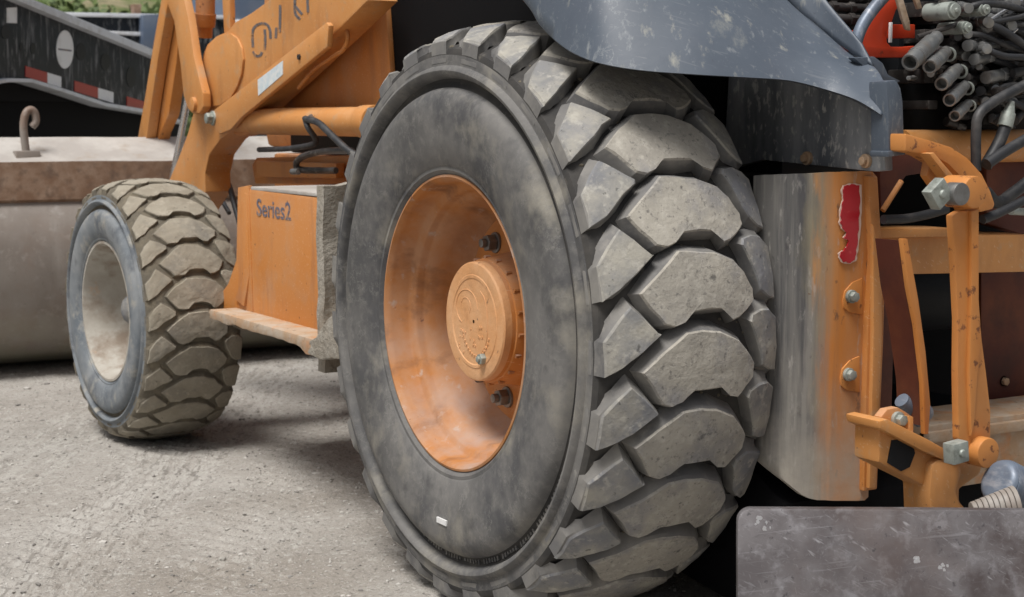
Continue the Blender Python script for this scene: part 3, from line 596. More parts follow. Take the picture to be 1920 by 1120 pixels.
# curved rib and dark brace on the tower
pts = arc(622, 70, 30, 34, -90, 75, 8)
bm = NEW(); tube(bm, [onx(*q, .43) for q in [(560, 36), (600, 35)]+pts[1:]+[(590, 130), (560, 165)]], .007, 8, 4); link('tower_rib', bm, M['orange'], tw, 40)
bm = NEW(); box(bm, (.60, .80, .955), (.9, 1.23, 1.12)); link('tower_base', bm, M['orange'], tw, 30, .01)
bm = NEW(); prism(bm, [onx(*q, .49) for q in ((676, 197), (716, 197), (716, 204), (676, 204))], XV*.012); link('slot', bm, M['black'], tw, 0)

# ---- loader arm, link, bars
armpx = [(648, -40), (470, -40), (505, 0), (470, 25), (440, 42), (428, 58), (405, 68), (388, 84), (380, 104), (378, 140), (376, 170), (362, 212), (352, 250), (333, 300), (318, 335), (300, 385), (360, 400), (385, 360), (384, 325), (392, 290), (412, 262), (440, 240), (480, 202), (540, 146), (592, 96), (640, 50), (690, 0)]
arm = bpart(platex('loader_arm', armpx, .40, .10, M['orange_clean'], None, .006))
tag(arm, 'bent loader arm with worn dark lettering')
boss = [(381, 108), (388, 90), (400, 76), (416, 66), (432, 63), (444, 72), (452, 90), (455, 112), (452, 138), (444, 162), (432, 184), (412, 198), (392, 200), (379, 178), (379, 140)]
platex('pivot_boss', boss, .391, .009, M['orange_clean'], arm, .004, 40)
link_px = [(398, 236), (394, 222), (402, 206), (446, 172), (612, 42), (616, 48), (613, 88), (596, 102), (452, 220), (432, 243), (410, 252)]
ll = bpart(platex('loader_link', link_px, .365, .018, M['orange_clean'], None, .004))
platex('decal', [(483, 150), (530, 114), (530, 140), (484, 180)], .3635, .002, M['sticker'], ll, 0)
bm = NEW(); c = onx(562, 107, .365); cyl(bm, c, c-XV*.006, .009, n=12); link('bolt', bm, M['greasy'], ll)
bm = NEW(); c = onx(400, 222, .365); cyl(bm, c+XV*.02, c-XV*.006, .026, n=20); hexnut(bm, c-XV*.006, -XV, .020, .022); link('bolt', bm, M['zinc'], ll, 32, .002)
# lettering on the arm, worn strokes
def strokes(name, segs, x, wpx, mat, par):
    bm = NEW()
    for sg in segs:
        P = spline([(a, b, 0) for a, b in sg], 4) if len(sg) > 2 else [Vector((*q, 0)) for q in sg]
        for a, b in zip(P, P[1:]):
            d = (b-a); n = Vector((-d.y, d.x, 0)).normalized()*wpx; a2 = a-d*.12; b2 = b+d*.12
            prism(bm, [onx(q.x, q.y, x) for q in (a2+n, b2+n, b2-n, a2-n)], XV*.0012)
    return link(name, bm, mat, par, 0)
for glyph in ([[(474, 88), (473, 62), (478, 50), (490, 44), (501, 47), (506, 58), (507, 72)], [(496, 56), (497, 74), (496, 93)], [(474, 97), (480, 105), (488, 104), (491, 98)]], [[(525, 10), (525, 34), (524, 60)], [(518, 54), (517, 70)]], [[(553, -10), (553, 24), (562, 36)], [(555, 14), (565, 26)]], [[(576, -8), (577, 20)]]):
    strokes('letter', glyph, .3988, 2.3, M['ink_faint'], arm)
# link bars at the front of the arm
lv = bpart(platex('bucket_lever', [(300, -30), (338, -30), (352, 30), (364, 110), (380, 175), (381, 200), (374, 212), (362, 214), (352, 204), (344, 180), (338, 120), (326, 40)], .35, .03, M['orange_clean'], None, .004))
bm = NEW(); c = onx(365, 196, .35); cyl(bm, c+XV*.03, c-XV*.012, .026, n=20); link('pin', bm, M['orange_clean'], lv, 32, .003)
bpart(platex('lever_link', [(322, -40), (306, 0), (292, 80), (276, 180), (262, 260), (248, 335), (286, 340), (300, 250), (316, 215), (330, 120), (338, 30), (340, -40)], .62, .05, M['orange'], None, .004))
bpart(platex('lever_link_flange', [(316, -40), (302, 0), (288, 80), (272, 180), (258, 260), (244, 335), (262, 336), (274, 262), (284, 190), (296, 110), (312, 20), (324, -40)], .57, .045, M['orange_clean'], None, .004))
bm = NEW(); cyl(bm, onx(385, -60, .47), onx(385, 28, .47), .036, n=24); cyl(bm, onx(385, 26, .47), onx(384, 50, .47), .041, .038, n=24); cyl(bm, onx(384, 50, .47), onx(383, 70, .47), .030, n=20)
bpart(link('bucket_cylinder', bm, M['orange'], None, 40))
bpart(platex('arm_stay', [(414, -40), (430, -40), (432, 62), (420, 62)], .44, .02, M['orange_clean'], None, .003))
bm = NEW(); cyl(bm, onx(352, 186, .52), onx(322, 345, .52), .014, n=16); bpart(link('cylinder_rod', bm, M['chrome'], None, 40))
# lift cylinder along the machine
bm = NEW(); y0, y1 = onx(452, 232, .43).y, onx(700, 232, .43).y
for a, b, r in ((y0+.02, y0-.12, .040), (y0-.12, y1+.06, .0445), (y1+.06, y1-.02, .050)): cyl(bm, (.43, a, 1.062), (.43, b, 1.062), r, n=32)
lc = bpart(link('lift_cylinder', bm, M['orange_clean'], None, 40, .003))
bm = NEW(); cyl(bm, (.43, y1-.02, 1.062), (.43, y1-.12, 1.062), .022, n=16); link('rod', bm, M['chrome'], lc)
bpart(platex('arm_lug', [(436, 236), (462, 206), (470, 212), (470, 250), (450, 256), (438, 252)], .42, .05, M['orange'], None, .004))
# chassis side behind the cylinder and below it
bpart(platex('frame_side', [(480, 296), (690, 290), (690, 345), (478, 345), (472, 310)], .56, .05, M['orange'], None, .006))
bpart(platex('frame_rail', [(480, 302), (630, 306), (630, 335), (480, 332)], .52, .03, M['orange'], None, .004))
def hose(pts, r, mat='hose', par=None, name='hose'):
    bm = NEW(); tube(bm, pts, r, 10, 8); o = link(name, bm, M[mat], par, 50); return o if par else bpart(o)
hose([onx(572, 222, .35), onx(578, 240, .34), onx(592, 262, .37), onx(584, 272, .38), onx(540, 279, .40), onx(486, 281, .44)], .0095)
hose([onx(574, 224, .34), onx(596, 230, .33), onx(620, 252, .33), onx(650, 280, .34), onx(676, 296, .36)], .0105)
hose([onx(660, 283, .36), onx(610, 284, .36), onx(570, 293, .36), onx(556, 306, .37), onx(562, 318, .38), onx(600, 320, .40), onx(630, 320, .42)], .0105, 'greasy', None, 'steel_line')
hose([onx(410, 318, .5), onx(428, 345, .5), onx(440, 385, .5), onx(450, 420, .5)], .011)
hose([onx(404, 330, .6), onx(414, 370, .6), onx(430, 400, .6)], .009)
bm = NEW(); cyl(bm, onx(578, 226, .36), onx(586, 220, .40), .012, n=12); cyl(bm, onx(548, 322, .37), onx(560, 322, .37), .010, n=10); bpart(link('hose_fitting', bm, M['steel'], None, 40))

# ---- step box between the wheels
BX = .15; yb = onx(620, 372, BX).y; yf = onx(455, 345, BX).y
bm = NEW()
P = lambda y, z: Vector((BX, y, z))
prism(bm, [P(yb, .475), P(yb, .856), P(yf, .862), P(yf+.012, .82), P(yf+.004, .60), P(yf+.05, .52), P(yf+.18, .475)], XV*.5)
sb = bpart(link('step_box', bm, M['orange'], None, 32, .012))
tag(sb, 'orange side box with faded series lettering')
bm = NEW(); prism(bm, [P(yf-.05, .60)-XV*.004, P(yf-.045, .845)-XV*.004, P(yf-.018, .848)-XV*.004, P(yf-.012, .60)-XV*.004, P(yf+.06, .515)-XV*.012, P(yf-.02, .50)-XV*.012], XV*.012); link('box_corner_flange', bm, M['orange'], sb, 32, .003)
platex('skirt_flare', [(446, 352), (466, 348), (470, 470), (474, 585), (394, 592), (398, 574), (428, 532), (443, 488)], .1475, .012, M['orange'], sb, .002)
platex('mud_patch', [(616, 596), (628, 586), (645, 580), (645, 676), (620, 672), (600, 676), (574, 662), (582, 650), (578, 640), (592, 632), (602, 614)], .052, .07, M['mud'], sb, .006)
bm = NEW(); yl = onx(392, 588, .06).y; yr = onx(572, 645, .06).y
def lz(y): return .468+.012*(y-yr)
n = 22; top = []; bot = []
for i in range(n+1):
    y = yl+(yr-.12-yl)*i/n; top.append(Vector((.06, y, .487))); bot.append(Vector((.06, y, .458+.009*noise.noise((y*14, 0, 1))-(.018 if i > n-4 else 0))))
prism(bm, top+bot[::-1], XV*.4); link('step_ledge', bm, M['ledge'], sb, 32, .005)
bm = NEW(); box(bm, (.152, yb+.02, .858), (.42, yf-.06, .868)); link('box_lid', bm, M['bucket_top'], sb, 32, .002)
# muddy rear end of the box, behind the big tyre
bm = NEW(); n = 10; grid = []
for i in range(n+1):
    for j in range(n+1):
        x = .105+.43*i/n; z = .395+.505*j/n; q = .014*noise.noise((x*14, z*14, 0))+.012*noise.noise((x*34, z*34, 3)); grid.append(bm.verts.new((x, yb-.03+q-.02, z+(.03*noise.noise((x*12, 3, 0)) if j in (0, n) else 0))))
for i in range(n):
    for j in range(n): bm.faces.new((grid[i*(n+1)+j], grid[(i+1)*(n+1)+j], grid[(i+1)*(n+1)+j+1], grid[i*(n+1)+j+1]))
bmesh.ops.subdivide_edges(bm, edges=bm.edges[:], cuts=2, use_grid_fill=True)
r_ = bmesh.ops.extrude_face_region(bm, geom=bm.faces[:]); bmesh.ops.translate(bm, vec=(0, .045, 0), verts=[v for v in r_['geom'] if isinstance(v, bmesh.types.BMVert)])
link('mud_crust', bm, M['mud'], sb, 60)
# lettering Series2
tc = bpy.data.curves.new('lettering_curve', 'FONT'); tc.body = 'Series2'; tc.size = .085; tc.extrude = .0006; tc.offset = .0009
to = bpy.data.objects.new('lettering', tc); C.objects.link(to)
bpy.context.view_layer.update()
me = bpy.data.meshes.new_from_object(to.evaluated_get(bpy.context.evaluated_depsgraph_get())); bpy.data.objects.remove(to)
me.materials.clear(); me.materials.append(M['ink'])
o = bpy.data.objects.new('lettering', me); C.objects.link(o); o.parent = sb
a = onx(481, 404, BX-.0012); b = onx(545, 414, BX-.0012)
wd = max(v.co.x for v in me.vertices)
sx = (a-b).length/wd
zx = (b-a).normalized()
mt = Matrix((( -zx.y*0, 0, -1, 0), (zx.y, 0, 0, 0), (zx.z, 1, 0, 0), (0, 0, 0, 1)))
o.matrix_world = Matrix.Translation(a) @ mt @ Matrix.Diagonal((sx, .85, 1, 1))

# ---- bucket
prof = [(3.86, .985), (3.845, .992), (3.64, .905), (3.60, .895), (3.60, .740), (3.615, .728), (3.575, .66), (3.55, .56), (3.55, .44), (3.58, .30), (3.65, .18), (3.76, .085), (3.90, .03), (4.3, .02), (4.3, .035), (3.92, .05), (3.78, .11), (3.68, .2), (3.62, .32), (3.59, .44), (3.59, .56), (3.62, .66), (3.67, .74), (3.70, .88), (3.86, .955)]
bm = NEW(); x0, x1 = -.42, 2.5; nx = 24; rows = []
for i in range(nx+1):
    x = x0+(x1-x0)*i/nx
    rows.append([bm.verts.new((x, y-.10*(x-.4), z+.004*noise.noise((x*3, z*4, 0)))) for y, z in prof])
m = len(prof); mi = [2, 2, 2, 1, 1]+[0]*(m-5)
for a, b in zip(rows, rows[1:]):
    for i in range(m): bm.faces.new((a[i], b[i], b[(i+1) % m], a[(i+1) % m])).material_index = mi[i]
bm.faces.new(rows[0]); bm.faces.new(rows[-1][::-1])
bk = bpart(link('bucket', bm, [M['bucket'], M['bucket_rust'], M['bucket_top']], None, 35)); tag(bk, 'worn grey loader bucket with rusty band')
for xx in (-.42, 2.48):
    bm = NEW(); prism(bm, [Vector((xx-.012, y-.10*(xx-.4), z)) for y, z in ((3.86, 1.0), (3.6, .9), (3.54, .6), (3.54, .42), (3.6, .22), (3.76, .06), (4.32, .0), (4.36, .12), (4.0, .7))], XV*.024); link('side_plate', bm, M['bucket'], bk, 30, .003)
HY = 3.72
hk = [(50, 292), (46, 262), (44, 236), (48, 214), (57, 206), (65, 212), (67, 228), (60, 238)]
bm = NEW(); P = [ony(a, b, HY) for a, b in hk]; tube(bm, P, .016, 12, 6); link('hook', bm, M['bucket'], bk, 50)
bm = NEW(); c = ony(50, 292, HY); box(bm, c-Vector((.05, .03, .03)), c+Vector((.05, .03, .02))); link('hook_base', bm, M['bucket'], bk, 30, .006)
# bucket brackets behind the arm
bpart(platex('bucket_bracket', [(446, 262), (470, 258), (500, 290), (506, 330), (470, 350), (420, 352)], 1.25, .05, M['bucket_top'], None, .006))

# ---- rear: stabilizer housing behind the tyre
SY = -.65
def sheet(pxs, top, bot, y, mat, name, par=None, bulge=0.012, th=.012):
    bm = NEW(); F_ = []; B_ = []
    n = len(pxs)
    for i, px in enumerate(pxs):
        tt, bb = top[i], bot[i]; yy = y+bulge*max(0, (1643-px)/223)**3
        col = [ony(px+(0 if k == 0 else 0), tt+(bb-tt)*k/24, yy) for k in range(25)]
        xx = col[0].x
        F_.append([bm.verts.new((xx, yy+.0025*noise.noise((xx*18, 0, c.z*2.5)), c.z)) for c in col]); B_.append([bm.verts.new((xx, yy+th, c.z)) for c in col])
    for i in range(n-1):
        for k in range(24):
            bm.faces.new((F_[i][k], F_[i+1][k], F_[i+1][k+1], F_[i][k+1])); bm.faces.new((B_[i][k], B_[i][k+1], B_[i+1][k+1], B_[i+1][k]))
        bm.faces.new((F_[i][0], B_[i][0], B_[i+1][0], F_[i+1][0])); bm.faces.new((F_[i][24], F_[i+1][24], B_[i+1][24], B_[i][24]))
    for k in range(24):
        bm.faces.new((F_[0][k], F_[0][k+1], B_[0][k+1], B_[0][k])); bm.faces.new((F_[-1][k], B_[-1][k], B_[-1][k+1], F_[-1][k+1]))
    return link(name, bm, mat, par, 50)
sh_ = bpart(sheet([1420, 1430, 1440, 1455, 1470, 1485, 1500, 1515, 1530, 1545, 1560, 1575, 1590, 1605, 1620, 1636, 1643], [330, 329, 328, 328, 327, 327, 326, 326, 325, 324, 323, 323, 322, 322, 321, 322, 330], [850, 860, 869, 881, 892, 903, 915, 926, 933, 936, 936, 937, 937, 937, 937, 936, 930], SY, M['flap_mix'], 'stabilizer_housing', None, .105))
tag(sh_, 'mud streaked orange stabilizer housing with red reflector strip')
bm = NEW(); p0 = ony(1621, 326, SY); box(bm, (p0.x, SY+.006, .35), (p0.x+.012, SY+.14, .96)); link('housing_side', bm, M['orange'], sh_, 30, .003)
rail = bpart(platey('post_flange', [(1628, 330), (1646, 330), (1652, 430), (1660, 520), (1657, 640), (1650, 800), (1645, 918), (1620, 922), (1622, 800), (1628, 600), (1636, 480)], -.664, .08, M['orange'], None, .004))
bpart(platey('post_flange_face', [(1638, 420), (1655, 500), (1654, 640), (1646, 830), (1642, 915), (1630, 917), (1634, 800), (1638, 620)], -.674, .012, M['orange_clean'], None, .003))
# torn red reflector
rr = random.Random(3)
redpx = [(1584, 350), (1598, 346), (1611, 349), (1612, 380), (1611, 410), (1609, 440), (1606, 470), (1603, 488), (1594, 492), (1581, 491), (1576, 482), (1576, 472), (1585, 468), (1588, 462), (1592, 452), (1583, 446), (1588, 436), (1580, 428), (1577, 418), (1578, 400), (1580, 385), (1583, 372), (1580, 360)]
def jag(p, a): 
    o = []
    for (x0_, y0_), (x1_, y1_) in zip(p, p[1:]+p[:1]):
        for k in range(3): t = k/3; o.append((x0_+(x1_-x0_)*t+rr.uniform(-a, a), y0_+(y1_-y0_)*t+rr.uniform(-a, a)))
    return o
cxr = 1594; bigpx = [(cxr+(a-cxr)*1.22, 419+(b-419)*1.03) for a, b in redpx]
platey('reflector_backing', jag(bigpx, 1.2), SY-.0030, .002, M['red_edge'], sh_, 0, 0)
platey('reflector_strip', jag(redpx, 1.6), SY-.0045, .003, M['red'], sh_, 0, 0)
for px, py in ((1597, 556), (1592, 702)):
    platey('bolt_recess', [(px-16, py+8), (px-12, py-10), (px+2, py-26), (px+20, py-34), (px+20, py+34), (px-4, py+30), (px-14, py+22)], SY-.0025, .004, M['orange_chipped'], sh_, .001)
    bm = NEW(); c = ony(px-3, py, SY-.002); cyl(bm, c, c-YV*.008, .0135, n=16); hexnut(bm, c-YV*.008, -YV, .0105, .010); link('bolt', bm, M['zinc'], sh_, 32, .001)

# ---- rear frame
fb = bpart(platey('frame_beam', [(1646, 444), (1935, 440), (1935, 510), (1646, 516)], -.62, .12, M['orange_clean'], None, .004))
platey('beam_flange', [(1646, 430), (1790, 428), (1790, 444), (1646, 447)], -.64, .10, M['orange_clean'], fb, .003)
bpart(platey('frame_web', [(1840, 500), (1960, 500), (1960, 800), (1840, 800)], -.42, .03, M['orange_shade'], None, .004))
bpart(platey('frame_web', [(1640, 500), (1664, 500), (1676, 640), (1672, 800), (1636, 800)], -.60, .03, M['orange_shade'], None, .004))
bpart(platey('frame_plate', [(1660, 280), (1740, 280), (1740, 324), (1700, 330), (1652, 392), (1650, 330)], -.60, .03, M['orange_shade'], None, .004))
bpart(platey('frame_gusset', [(1850, 300), (1960, 300), (1960, 452), (1850, 420)], -.55, .04, M['orange_shade'], None, .006))
bm = NEW(); a = ony(1690, 276, -.56); cyl(bm, a, a+Vector((.9, 0, 0)), .036, n=28); bpart(link('cross_tube', bm, M['orange_clean'], None, 40))
for pxa, pxb in ((1655, 1700),):
    bm = NEW(); tube(bm, [ony(1655, 395, -.66), ony(1690, 340, -.66)], .006, 8, 4); bpart(link('grab_wire', bm, M['orange'], None))
rb = bpart(platey('frame_rib', [(1692, 448), (1702, 448), (1722, 560), (1736, 660), (1745, 760), (1741, 815), (1734, 815), (1731, 720), (1718, 610), (1704, 540)], -.80, .012, M['orange_chipped'], None, .002))
platey('rib_web', [(1692, 452), (1699, 452), (1728, 610), (1738, 700), (1734, 800), (1731, 720), (1716, 610), (1702, 540)], -.787, .075, M['orange_shade'], rb, 0)  # shaded side of the rib, its shade painted in as dark red
hk_ = bpart(platey('swing_hook', [(1698, 250), (1740, 262), (1785, 276), (1815, 296), (1842, 326), (1858, 358), (1867, 384), (1862, 393), (1838, 399), (1832, 380), (1820, 356), (1800, 330), (1778, 308), (1750, 292), (1698, 284)], -.84, .07, M['orange_chipped'], None, .006))
platey('hook_web', [(1745, 292), (1770, 300), (1800, 330), (1812, 350), (1790, 376), (1752, 350), (1738, 330)], -.822, .02, M['orange'], hk_, .003)
platey('hook_flange', [(1742, 288), (1752, 286), (1796, 338), (1790, 350)], -.86, .03, M['orange_clean'], hk_, .003)
def sqbolt(px, py, y, s, rot, mat, par, t=.02, name='square_bolt'):
    c = ony(px, py, y); bm = NEW(); u = Vector((math.cos(rot), 0, math.sin(rot))); v = Vector((-math.sin(rot), 0, math.cos(rot)))
    prism(bm, [c+u*a+v*b for a, b in ((-s, -s), (s, -s), (s, s), (-s, s))], YV*t); cyl(bm, c, c-YV*.006, s*.42, s*.34, n=14)
    return link(name, bm, M[mat], par, 32, .0025)
sl = bpart(platey('stabilizer_link', [(1786, 404), (1800, 396), (1836, 392), (1834, 470), (1836, 560), (1842, 640), (1850, 700), (1858, 770), (1858, 852), (1832, 870), (1798, 824), (1796, 700), (1797, 600), (1792, 500)], -.93, .018, M['orange_chipped'], None, .004))
platey('link_edge', [(1822, 396), (1836, 392), (1836, 560), (1840, 640), (1834, 700), (1828, 790), (1822, 820), (1818, 700), (1822, 560)], -.9385, .012, M['orange_chipped'], sl, .003)
bm = NEW(); c = ony(1812, 360, -.93); cyl(bm, c+YV*.045, c-YV*.022, .030, n=24); link('link_eye', bm, M['orange_chipped'], sl, 32, .004)
bm = NEW(); c = ony(1796, 364, -.955); cyl(bm, c+YV*.02, c-YV*.01, .021, n=20); link('collar', bm, M['steel'], sl, 32, .002)
sqbolt(1767, 364, -.955, .021, R(38), 'zinc', sl, .024)
bm = NEW(); c = ony(1836, 846, -.93); cyl(bm, c+YV*.045, c-YV*.024, .029, n=24); link('link_eye', bm, M['orange_chipped'], sl, 32, .004)
sqbolt(1803, 850, -.965, .0195, R(6), 'zinc', sl, .028)
bk_ = bpart(platey('stabilizer_arm', [(1650, 798), (1700, 818), (1760, 846), (1800, 862), (1846, 868), (1838, 890), (1800, 918), (1800, 940), (1830, 975), (1742, 975), (1740, 915), (1690, 890), (1648, 868)], -.88, .07, M['orange_clean'], None, .008))
platey('arm_flange', [(1648, 790), (1664, 786), (1740, 824), (1800, 858), (1790, 872), (1730, 846), (1650, 804)], -.90, .09, M['orange_clean'], bk_, .003)
platey('arm_boss', [(1748, 872), (1760, 862), (1778, 860), (1798, 868), (1806, 882), (1800, 904), (1794, 922), (1800, 944), (1822, 968), (1830, 990), (1752, 990), (1744, 930)], -.898, .05, M['orange_clean'], bk_, .010)
platey('arm_ear', [(1652, 782), (1664, 768), (1684, 764), (1698, 772), (1712, 782), (1712, 826), (1652, 800)], -.85, .02, M['orange'], bk_, .003)
platey('ear_edge', [(1704, 780), (1713, 782), (1713, 830), (1704, 822)], -.87, .03, M['orange_clean'], bk_, .002)
platey('grease_patch', [(1672, 826), (1690, 824), (1712, 834), (1716, 850), (1706, 876), (1690, 884), (1664, 868)], -.8815, .003, M['black'], bk_, 0)
bm = NEW(); c = ony(1681, 786, -.85); cyl(bm, c, c-YV*.008, .015, n=16); hexnut(bm, c-YV*.008, -YV, .011, .012); link('bolt', bm, M['zinc'], bk_, 32, .001)
bm = NEW(); cyl(bm, ony(1690, 750, -.74), ony(1728, 790, -.74), .016, n=18); cyl(bm, ony(1712, 770, -.735), ony(1734, 774, -.70), .019, n=18); bpart(link('cylinder_end', bm, M['blue_steel'], None, 40, .002))
# muddy cross ledge
bm = NEW(); a = ony(1735, 800, -.62); b = ony(1735, 872, -.62); box(bm, (a.x, -.62, b.z-.06), (a.x+.8, -.45, a.z)); box(bm, (a.x, -.632, (a.z+b.z)/2+.006), (a.x+.8, -.60, a.z-.012)); bpart(link('cross_ledge', bm, M['ledge'], None, 32, .004))
bm = NEW(); c = ony(1876, 714, -.41); cyl(bm, c, c-YV*.01, .014, n=16); hexnut(bm, c-YV*.01, -YV, .01, .01); bpart(link('bolt', bm, M['ledge'], None, 32, .001))
# stabilizer hydraulic cylinder, blue grey with ribbed gaiter
bm = NEW(); a = ony(1868, 900, -.98); b = ony(1990, 962, -.99); d = (b-a).normalized(); cyl(bm, a, a+d*.012, .036, .046, n=28); cyl(bm, a+d*.012, a+d*.05, .046, n=28); cyl(bm, a+d*.05, b, .040, n=28)
sc_ = bpart(link('stabilizer_cylinder', bm, M['blue_steel'], None, 40, .006))
bm = NEW(); a = ony(1822, 962, -1.0); b = ony(1906, 950, -1.04); d = (b-a)/9
for k in range(9): cyl(bm, a+d*k, a+d*(k+.86), .020+.0022*k, .0215+.0022*k, n=24)
link('ribbed_collar', bm, M['bucket'], sc_, 32, .001)
# steel pad at the lower right
dep = 2.86; pp = [(1383, 1290), (1383, 1000)]+[(1383+26*(1-math.cos(R(a))), 980-26*math.sin(R(a))) for a in range(10, 91, 10)]+[(1660, 955), (1960, 957), (2060, 957), (2060, 1290)]
bm = NEW(); prism(bm, [ondep(a, b, dep+(1120-b)*.0002) for a, b in pp], Vector((math.sin(YAW), math.cos(YAW), -.02))*.022)
pad = bpart(link('stabilizer_pad', bm, M['steel_plate'], None, 30, .004)); tag(pad, 'scuffed dark steel stabilizer pad with rounded corner')
nv = FW*-1
rs = random.Random(5)
for (px, py, sx_, sy_, n) in ((1428, 985, 14, 12, 7), (1718, 1050, 10, 8, 5), (1772, 1062, 9, 12, 5)):
    bm = NEW()
    for k in range(n):
        ax, ay = px+rs.gauss(0, sx_*.45), py+rs.gauss(0, sy_*.45); q = rs.uniform(2, 4.5)
        pts = [ondep(ax+q*math.cos(t)*rs.uniform(.6, 1.2), ay+q*1.3*math.sin(t)*rs.uniform(.6, 1.2), dep+(1120-ay)*.0002-.0008) for t in [R(v) for v in range(0, 360, 45)]]
        prism(bm, pts, FW*.002)
    link('scrape_mark', bm, M['scrape'], pad, 0)

# ---- valve bank, fittings and hoses at the rear right
bm = NEW(); a = ony(1700, 30, -.47); box(bm, (a.x-.02, -.47, .98), (a.x+.7, -.37, 1.5))
vb = bpart(link('valve_bank', bm, M['black'], None, 30, .01)); tag(vb, 'dark bank of dirty hydraulic valves and couplings')
def fit(p0, p1, rpx, y0, y1, mat='greasy', hollow=False, name='coupling'):
    a = ony(*p0, y0); b = ony(*p1, y1); r = rpx/ppm(a); bm = NEW(); d = (b-a).normalized()
    if hollow:
        ring(bm, a, b, r, r*.72, 20); cyl(bm, b+d*.001, b+d*.03, r*.8, n=18); cyl(bm, a+(b-a)*.28, a+(b-a)*.36, r*1.08, n=20)
    else:
        cyl(bm, a, a.lerp(b, .55), r, n=18); cyl(bm, a.lerp(b, .5), a.lerp(b, .72), r*1.2, n=6); cyl(bm, a.lerp(b, .7), b, r*.8, n=16)
    return link(name, bm, M[mat], vb, 35, .0012)
for p0, L_, r in (((1706, 118), 56, 17), ((1743, 126), 32, 14), ((1765, 158), 32, 13.5), ((1780, 188), 30, 13), ((1790, 218), 26, 11)):
    p1 = (p0[0]+L_*.72, p0[1]-L_*.68); fit(p0, p1, r, -.76, -.72, 'steel', True)
    if L_ < 50:
        a = ony(p0[0]+L_*1.1, p0[1]-L_*.72, -.70); d = (ony(*p1, -.72)-ony(*p0, -.76)).normalized(); r_ = r*1.02/ppm(a); bm = NEW(); ring(bm, a, a+d*.006, r_, r_*.72, 22); link('retaining_ring', bm, M['zinc'], vb, 35, .001)
        bm = NEW(); cyl(bm, ony(*p1, -.72)+d*.004, a+d*.05, r_*.6, n=16); link('coupling_stem', bm, M['greasy'], vb, 35, .001)
for p0, r in (((1788, 20), 17), ((1812, 52), 12), ((1846, 18), 12)):
    a = ony(*p0, -.72); bm = NEW(); rr_ = r/ppm(a); cyl(bm, a, a+YV*.07, rr_, n=24); cyl(bm, a-YV*.002, a-YV*.007, rr_*.78, n=24); cyl(bm, a-YV*.007, a-YV*.012, rr_*.3, n=6); link('plug_cap', bm, M['zinc'], vb, 35, .001)
rf = random.Random(11)
for k in range(96):
    px = rf.uniform(1700, 1925); py = rf.uniform(-20, 232)
    if py > 150 and px < 1770: continue
    if px < 1745 and py < 110: continue
    an = rf.uniform(-.5, .9); L_ = rf.uniform(14, 40); fit((px, py), (px+L_*math.cos(an), py-L_*math.sin(an)), rf.uniform(4, 10), rf.uniform(-.70, -.56), rf.uniform(-.58, -.50), rf.choice(('greasy', 'greasy', 'steel', 'hose', 'black')))
for k in range(26):
    px = rf.uniform(1725, 1915); py = rf.uniform(0, 225); y = rf.uniform(-.58, -.50); a = ony(px, py, y); s_ = rf.uniform(.012, .024); bm = NEW(); box(bm, a-Vector((s_, .01, s_*.7)), a+Vector((s_, .1, s_*.7))); link('valve_block', bm, M['greasy'], vb, 30, .003)
for p0, p1, r, mt_ in (((1840, 88), (1878, 82), 10, 'steel'), ((1814, 86), (1842, 84), 11, 'steel'), ((1850, 50), (1884, 44), 12, 'steel'), ((1848, 146), (1900, 138), 12, 'steel'), ((1826, 112), (1868, 104), 11, 'steel'), ((1868, 174), (1910, 170), 11, 'greasy')):
    fit(p0, p1, r, -.71, -.66, mt_)
for k in range(18):
    px = rf.uniform(1745, 1880); py = rf.uniform(-5, 215); y0 = rf.uniform(-.72, -.64); sg = rf.choice((-1, 1, 1))
    P = [ony(px, py, y0+.06), ony(px+24, py+rf.uniform(-6, 8), y0), ony(px+62, py+rf.uniform(-6, 20)*sg, y0-.02), ony(px+120, py+rf.uniform(0, 60)*sg, y0-.02), ony(px+210, py+rf.uniform(30, 120)*sg, y0)]
    hose(P, rf.uniform(.005, .0085), 'hose', vb)
    bm = NEW(); d = (P[1]-P[0]).normalized(); cyl(bm, P[1]-d*.012, P[1]+d*.016, .0105, n=14); cyl(bm, P[1]-d*.026, P[1]-d*.012, .0125, n=6); link('crimp', bm, M['steel'], vb, 35, .0008)
for pts, r, mt_ in (([(1852, 42), (1885, 20), (1935, -12)], 4.5, 'chrome'), ([(1878, 44), (1905, 26), (1950, 2)], 5, 'chrome'), ([(1888, 70), (1906, 54)], 4, 'chrome'), ([(1720, 70), (1770, 54), (1806, 42)], 5, 'greasy'), ([(1882, 86), (1910, 84), (1950, 80)], 9, 'hose'), ([(1898, 138), (1930, 132), (1960, 128)], 9, 'hose'), ([(1880, 46), (1920, 42), (1960, 38)], 9, 'hose')):
    P = [ony(a, b, -.70) for a, b in pts]; hose(P, r/ppm(P[0]), mt_, vb, 'pipe' if mt_ != 'hose' else 'hose')
for pts, r, y in (([(1830, 320), (1830, 250), (1836, 215), (1865, 190), (1925, 158)], 10, -.80), ([(1848, 312), (1872, 270), (1885, 238)], 12, -.80), ([(1850, 308), (1885, 284), (1940, 252)], 11, -.82), ([(1848, 360), (1870, 380), (1900, 362), (1935, 335)], 12, -.76), ([(1842, 412), (1872, 400), (1920, 376)], 9, -.82), ([(1656, 412), (1700, 410), (1740, 402), (1775, 392)], 9, -.70)):
    P = [ony(a, b, y) for a, b in pts]; hose(P, r/ppm(P[0]))
a = ony(1884, 238, -.80); b = ony(1897, 190, -.80); bm = NEW(); cyl(bm, a, a.lerp(b, .55), .0155, .0145, n=18); cyl(bm, a.lerp(b, .55), b, .0125, .006, n=14); bpart(link('hose_nozzle', bm, M['zinc'], None, 40, .001))
